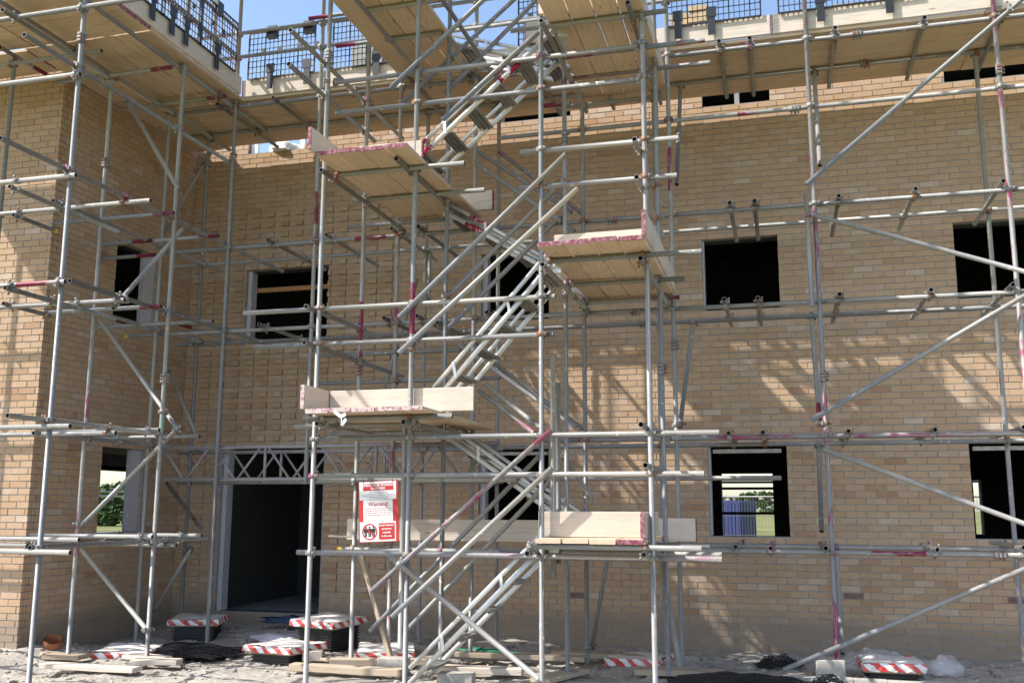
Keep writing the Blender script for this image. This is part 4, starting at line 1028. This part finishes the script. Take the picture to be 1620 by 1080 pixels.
for i,l in enumerate(('site fence panel seen at the left of the ground floor window view','site fence panel across the middle of the ground floor window view','site fence panel at the right of the ground floor window view')): fence(-5.2+i*3.5,-1.75+i*3.5,27,l)
fence(-30,-24,24,'site fence panel seen through the small window in the wing side wall')
RS=thing('rear_scaffold','tube scaffold behind the building, glimpsed through its windows','scaffold','tube scaffolds',(-17.2,17,0))
for nm,p,q in (('ledger',(-17.5,12,1.98),(-17.5,26,1.98)),('ledger',(-17.5,12,1.86),(-17.5,26,1.86)),('standard',(-17.3,19.6,-.1),(-17.3,19.6,5)),('standard',(-17.3,23.6,-.1),(-17.3,23.6,5)),('ledger',(-4,20.6,2.12),(5,20.6,2.12)),('standard',(1.4,20.6,-.1),(1.4,20.6,5))):
    mb=MB(); mb.tube(p,q,RO,10); mb.v=[tuple(Vector(v)-RS.location) for v in mb.v]; part(nm,mb,'galv',RS)
mb=MB(); mb.box(-3.5,3.5,20.5,21.4,2.17,2.21); mb.v=[tuple(Vector(v)-RS.location) for v in mb.v]; part('deck_board',mb,'greywood',RS)
def tree(label,x,y,h,r,seed,n=1500,hedge=False):
    t=thing('field_hedge' if hedge else 'broadleaf_tree',label,'hedge' if hedge else 'tree','trees beyond the site',(x,y,-.5)); R=random.Random(seed)
    if not hedge:
        mb=MB(); mb.tube((0,0,-.3),(0,0,h*.5),r*.09,8,r2=r*.05)
        for i in range(6): a=R.uniform(0,6.3); mb.tube((0,0,h*(.28+.04*i)),(math.cos(a)*r*.6,math.sin(a)*r*.6,h*(.5+.07*i)),r*.035,6,r2=r*.012)
        part('trunk',mb,'bark',t)
    cl=[(R.gauss(0,.45)*r,R.gauss(0,.45)*(r if not hedge else 2),(h*R.uniform(.3,.93)) if not hedge else h*R.uniform(.1,.8)) for _ in range(22 if not hedge else 40)]
    if hedge: cl=[(R.uniform(-1,1)*r,c[1],c[2]) for c in cl]
    mb=MB()
    for i in range(n):
        c=R.choice(cl); s=(r*.33 if not hedge else h*.3); d=Vector((R.gauss(0,1),R.gauss(0,1),R.gauss(0,1))).normalized()*s*R.uniform(.55,1.05); p=Vector(c)+d; p.z=max(p.z,.1)
        a=Vector((R.gauss(0,1),R.gauss(0,1),R.gauss(0,1))).normalized(); b=a.orthogonal().normalized(); sz=(r*.085 if not hedge else .17)*R.uniform(.6,1.4); k=len(mb.v)
        for u,v in ((-1,-.5),(0,-1),(1,.1),(.2,1)): mb.v.append(tuple(p+a*u*sz+b*v*sz))
        mb.face((k,k+1,k+2,k+3))
    part('crown' if not hedge else 'foliage',mb,'leaf',t)
tree('round tree at the left edge of the ground floor window view',-21.4,352,6.9,2.2,1)
tree('small round tree just above the blue container',-17.0,355,6.4,2.0,2)
tree('wide tree right of the blue container in the window view',-12.0,350,7.6,2.9,3,2200)
tree('tallest tree at the right of the ground floor window view',-6.3,348,8.0,3.0,4,2600)
tree('tree at the far right edge of the window view',-.5,356,7.2,2.8,7)
tree('hedge along the field under the trees',-10,345,2.9,16,5,5000,True)
tree('dark hedge seen through the window of the wing',-57,75,2.9,11,6,16000,True)
tree('tree rising over the hedge beyond the wing window',-84,110,4.8,2.6,8)
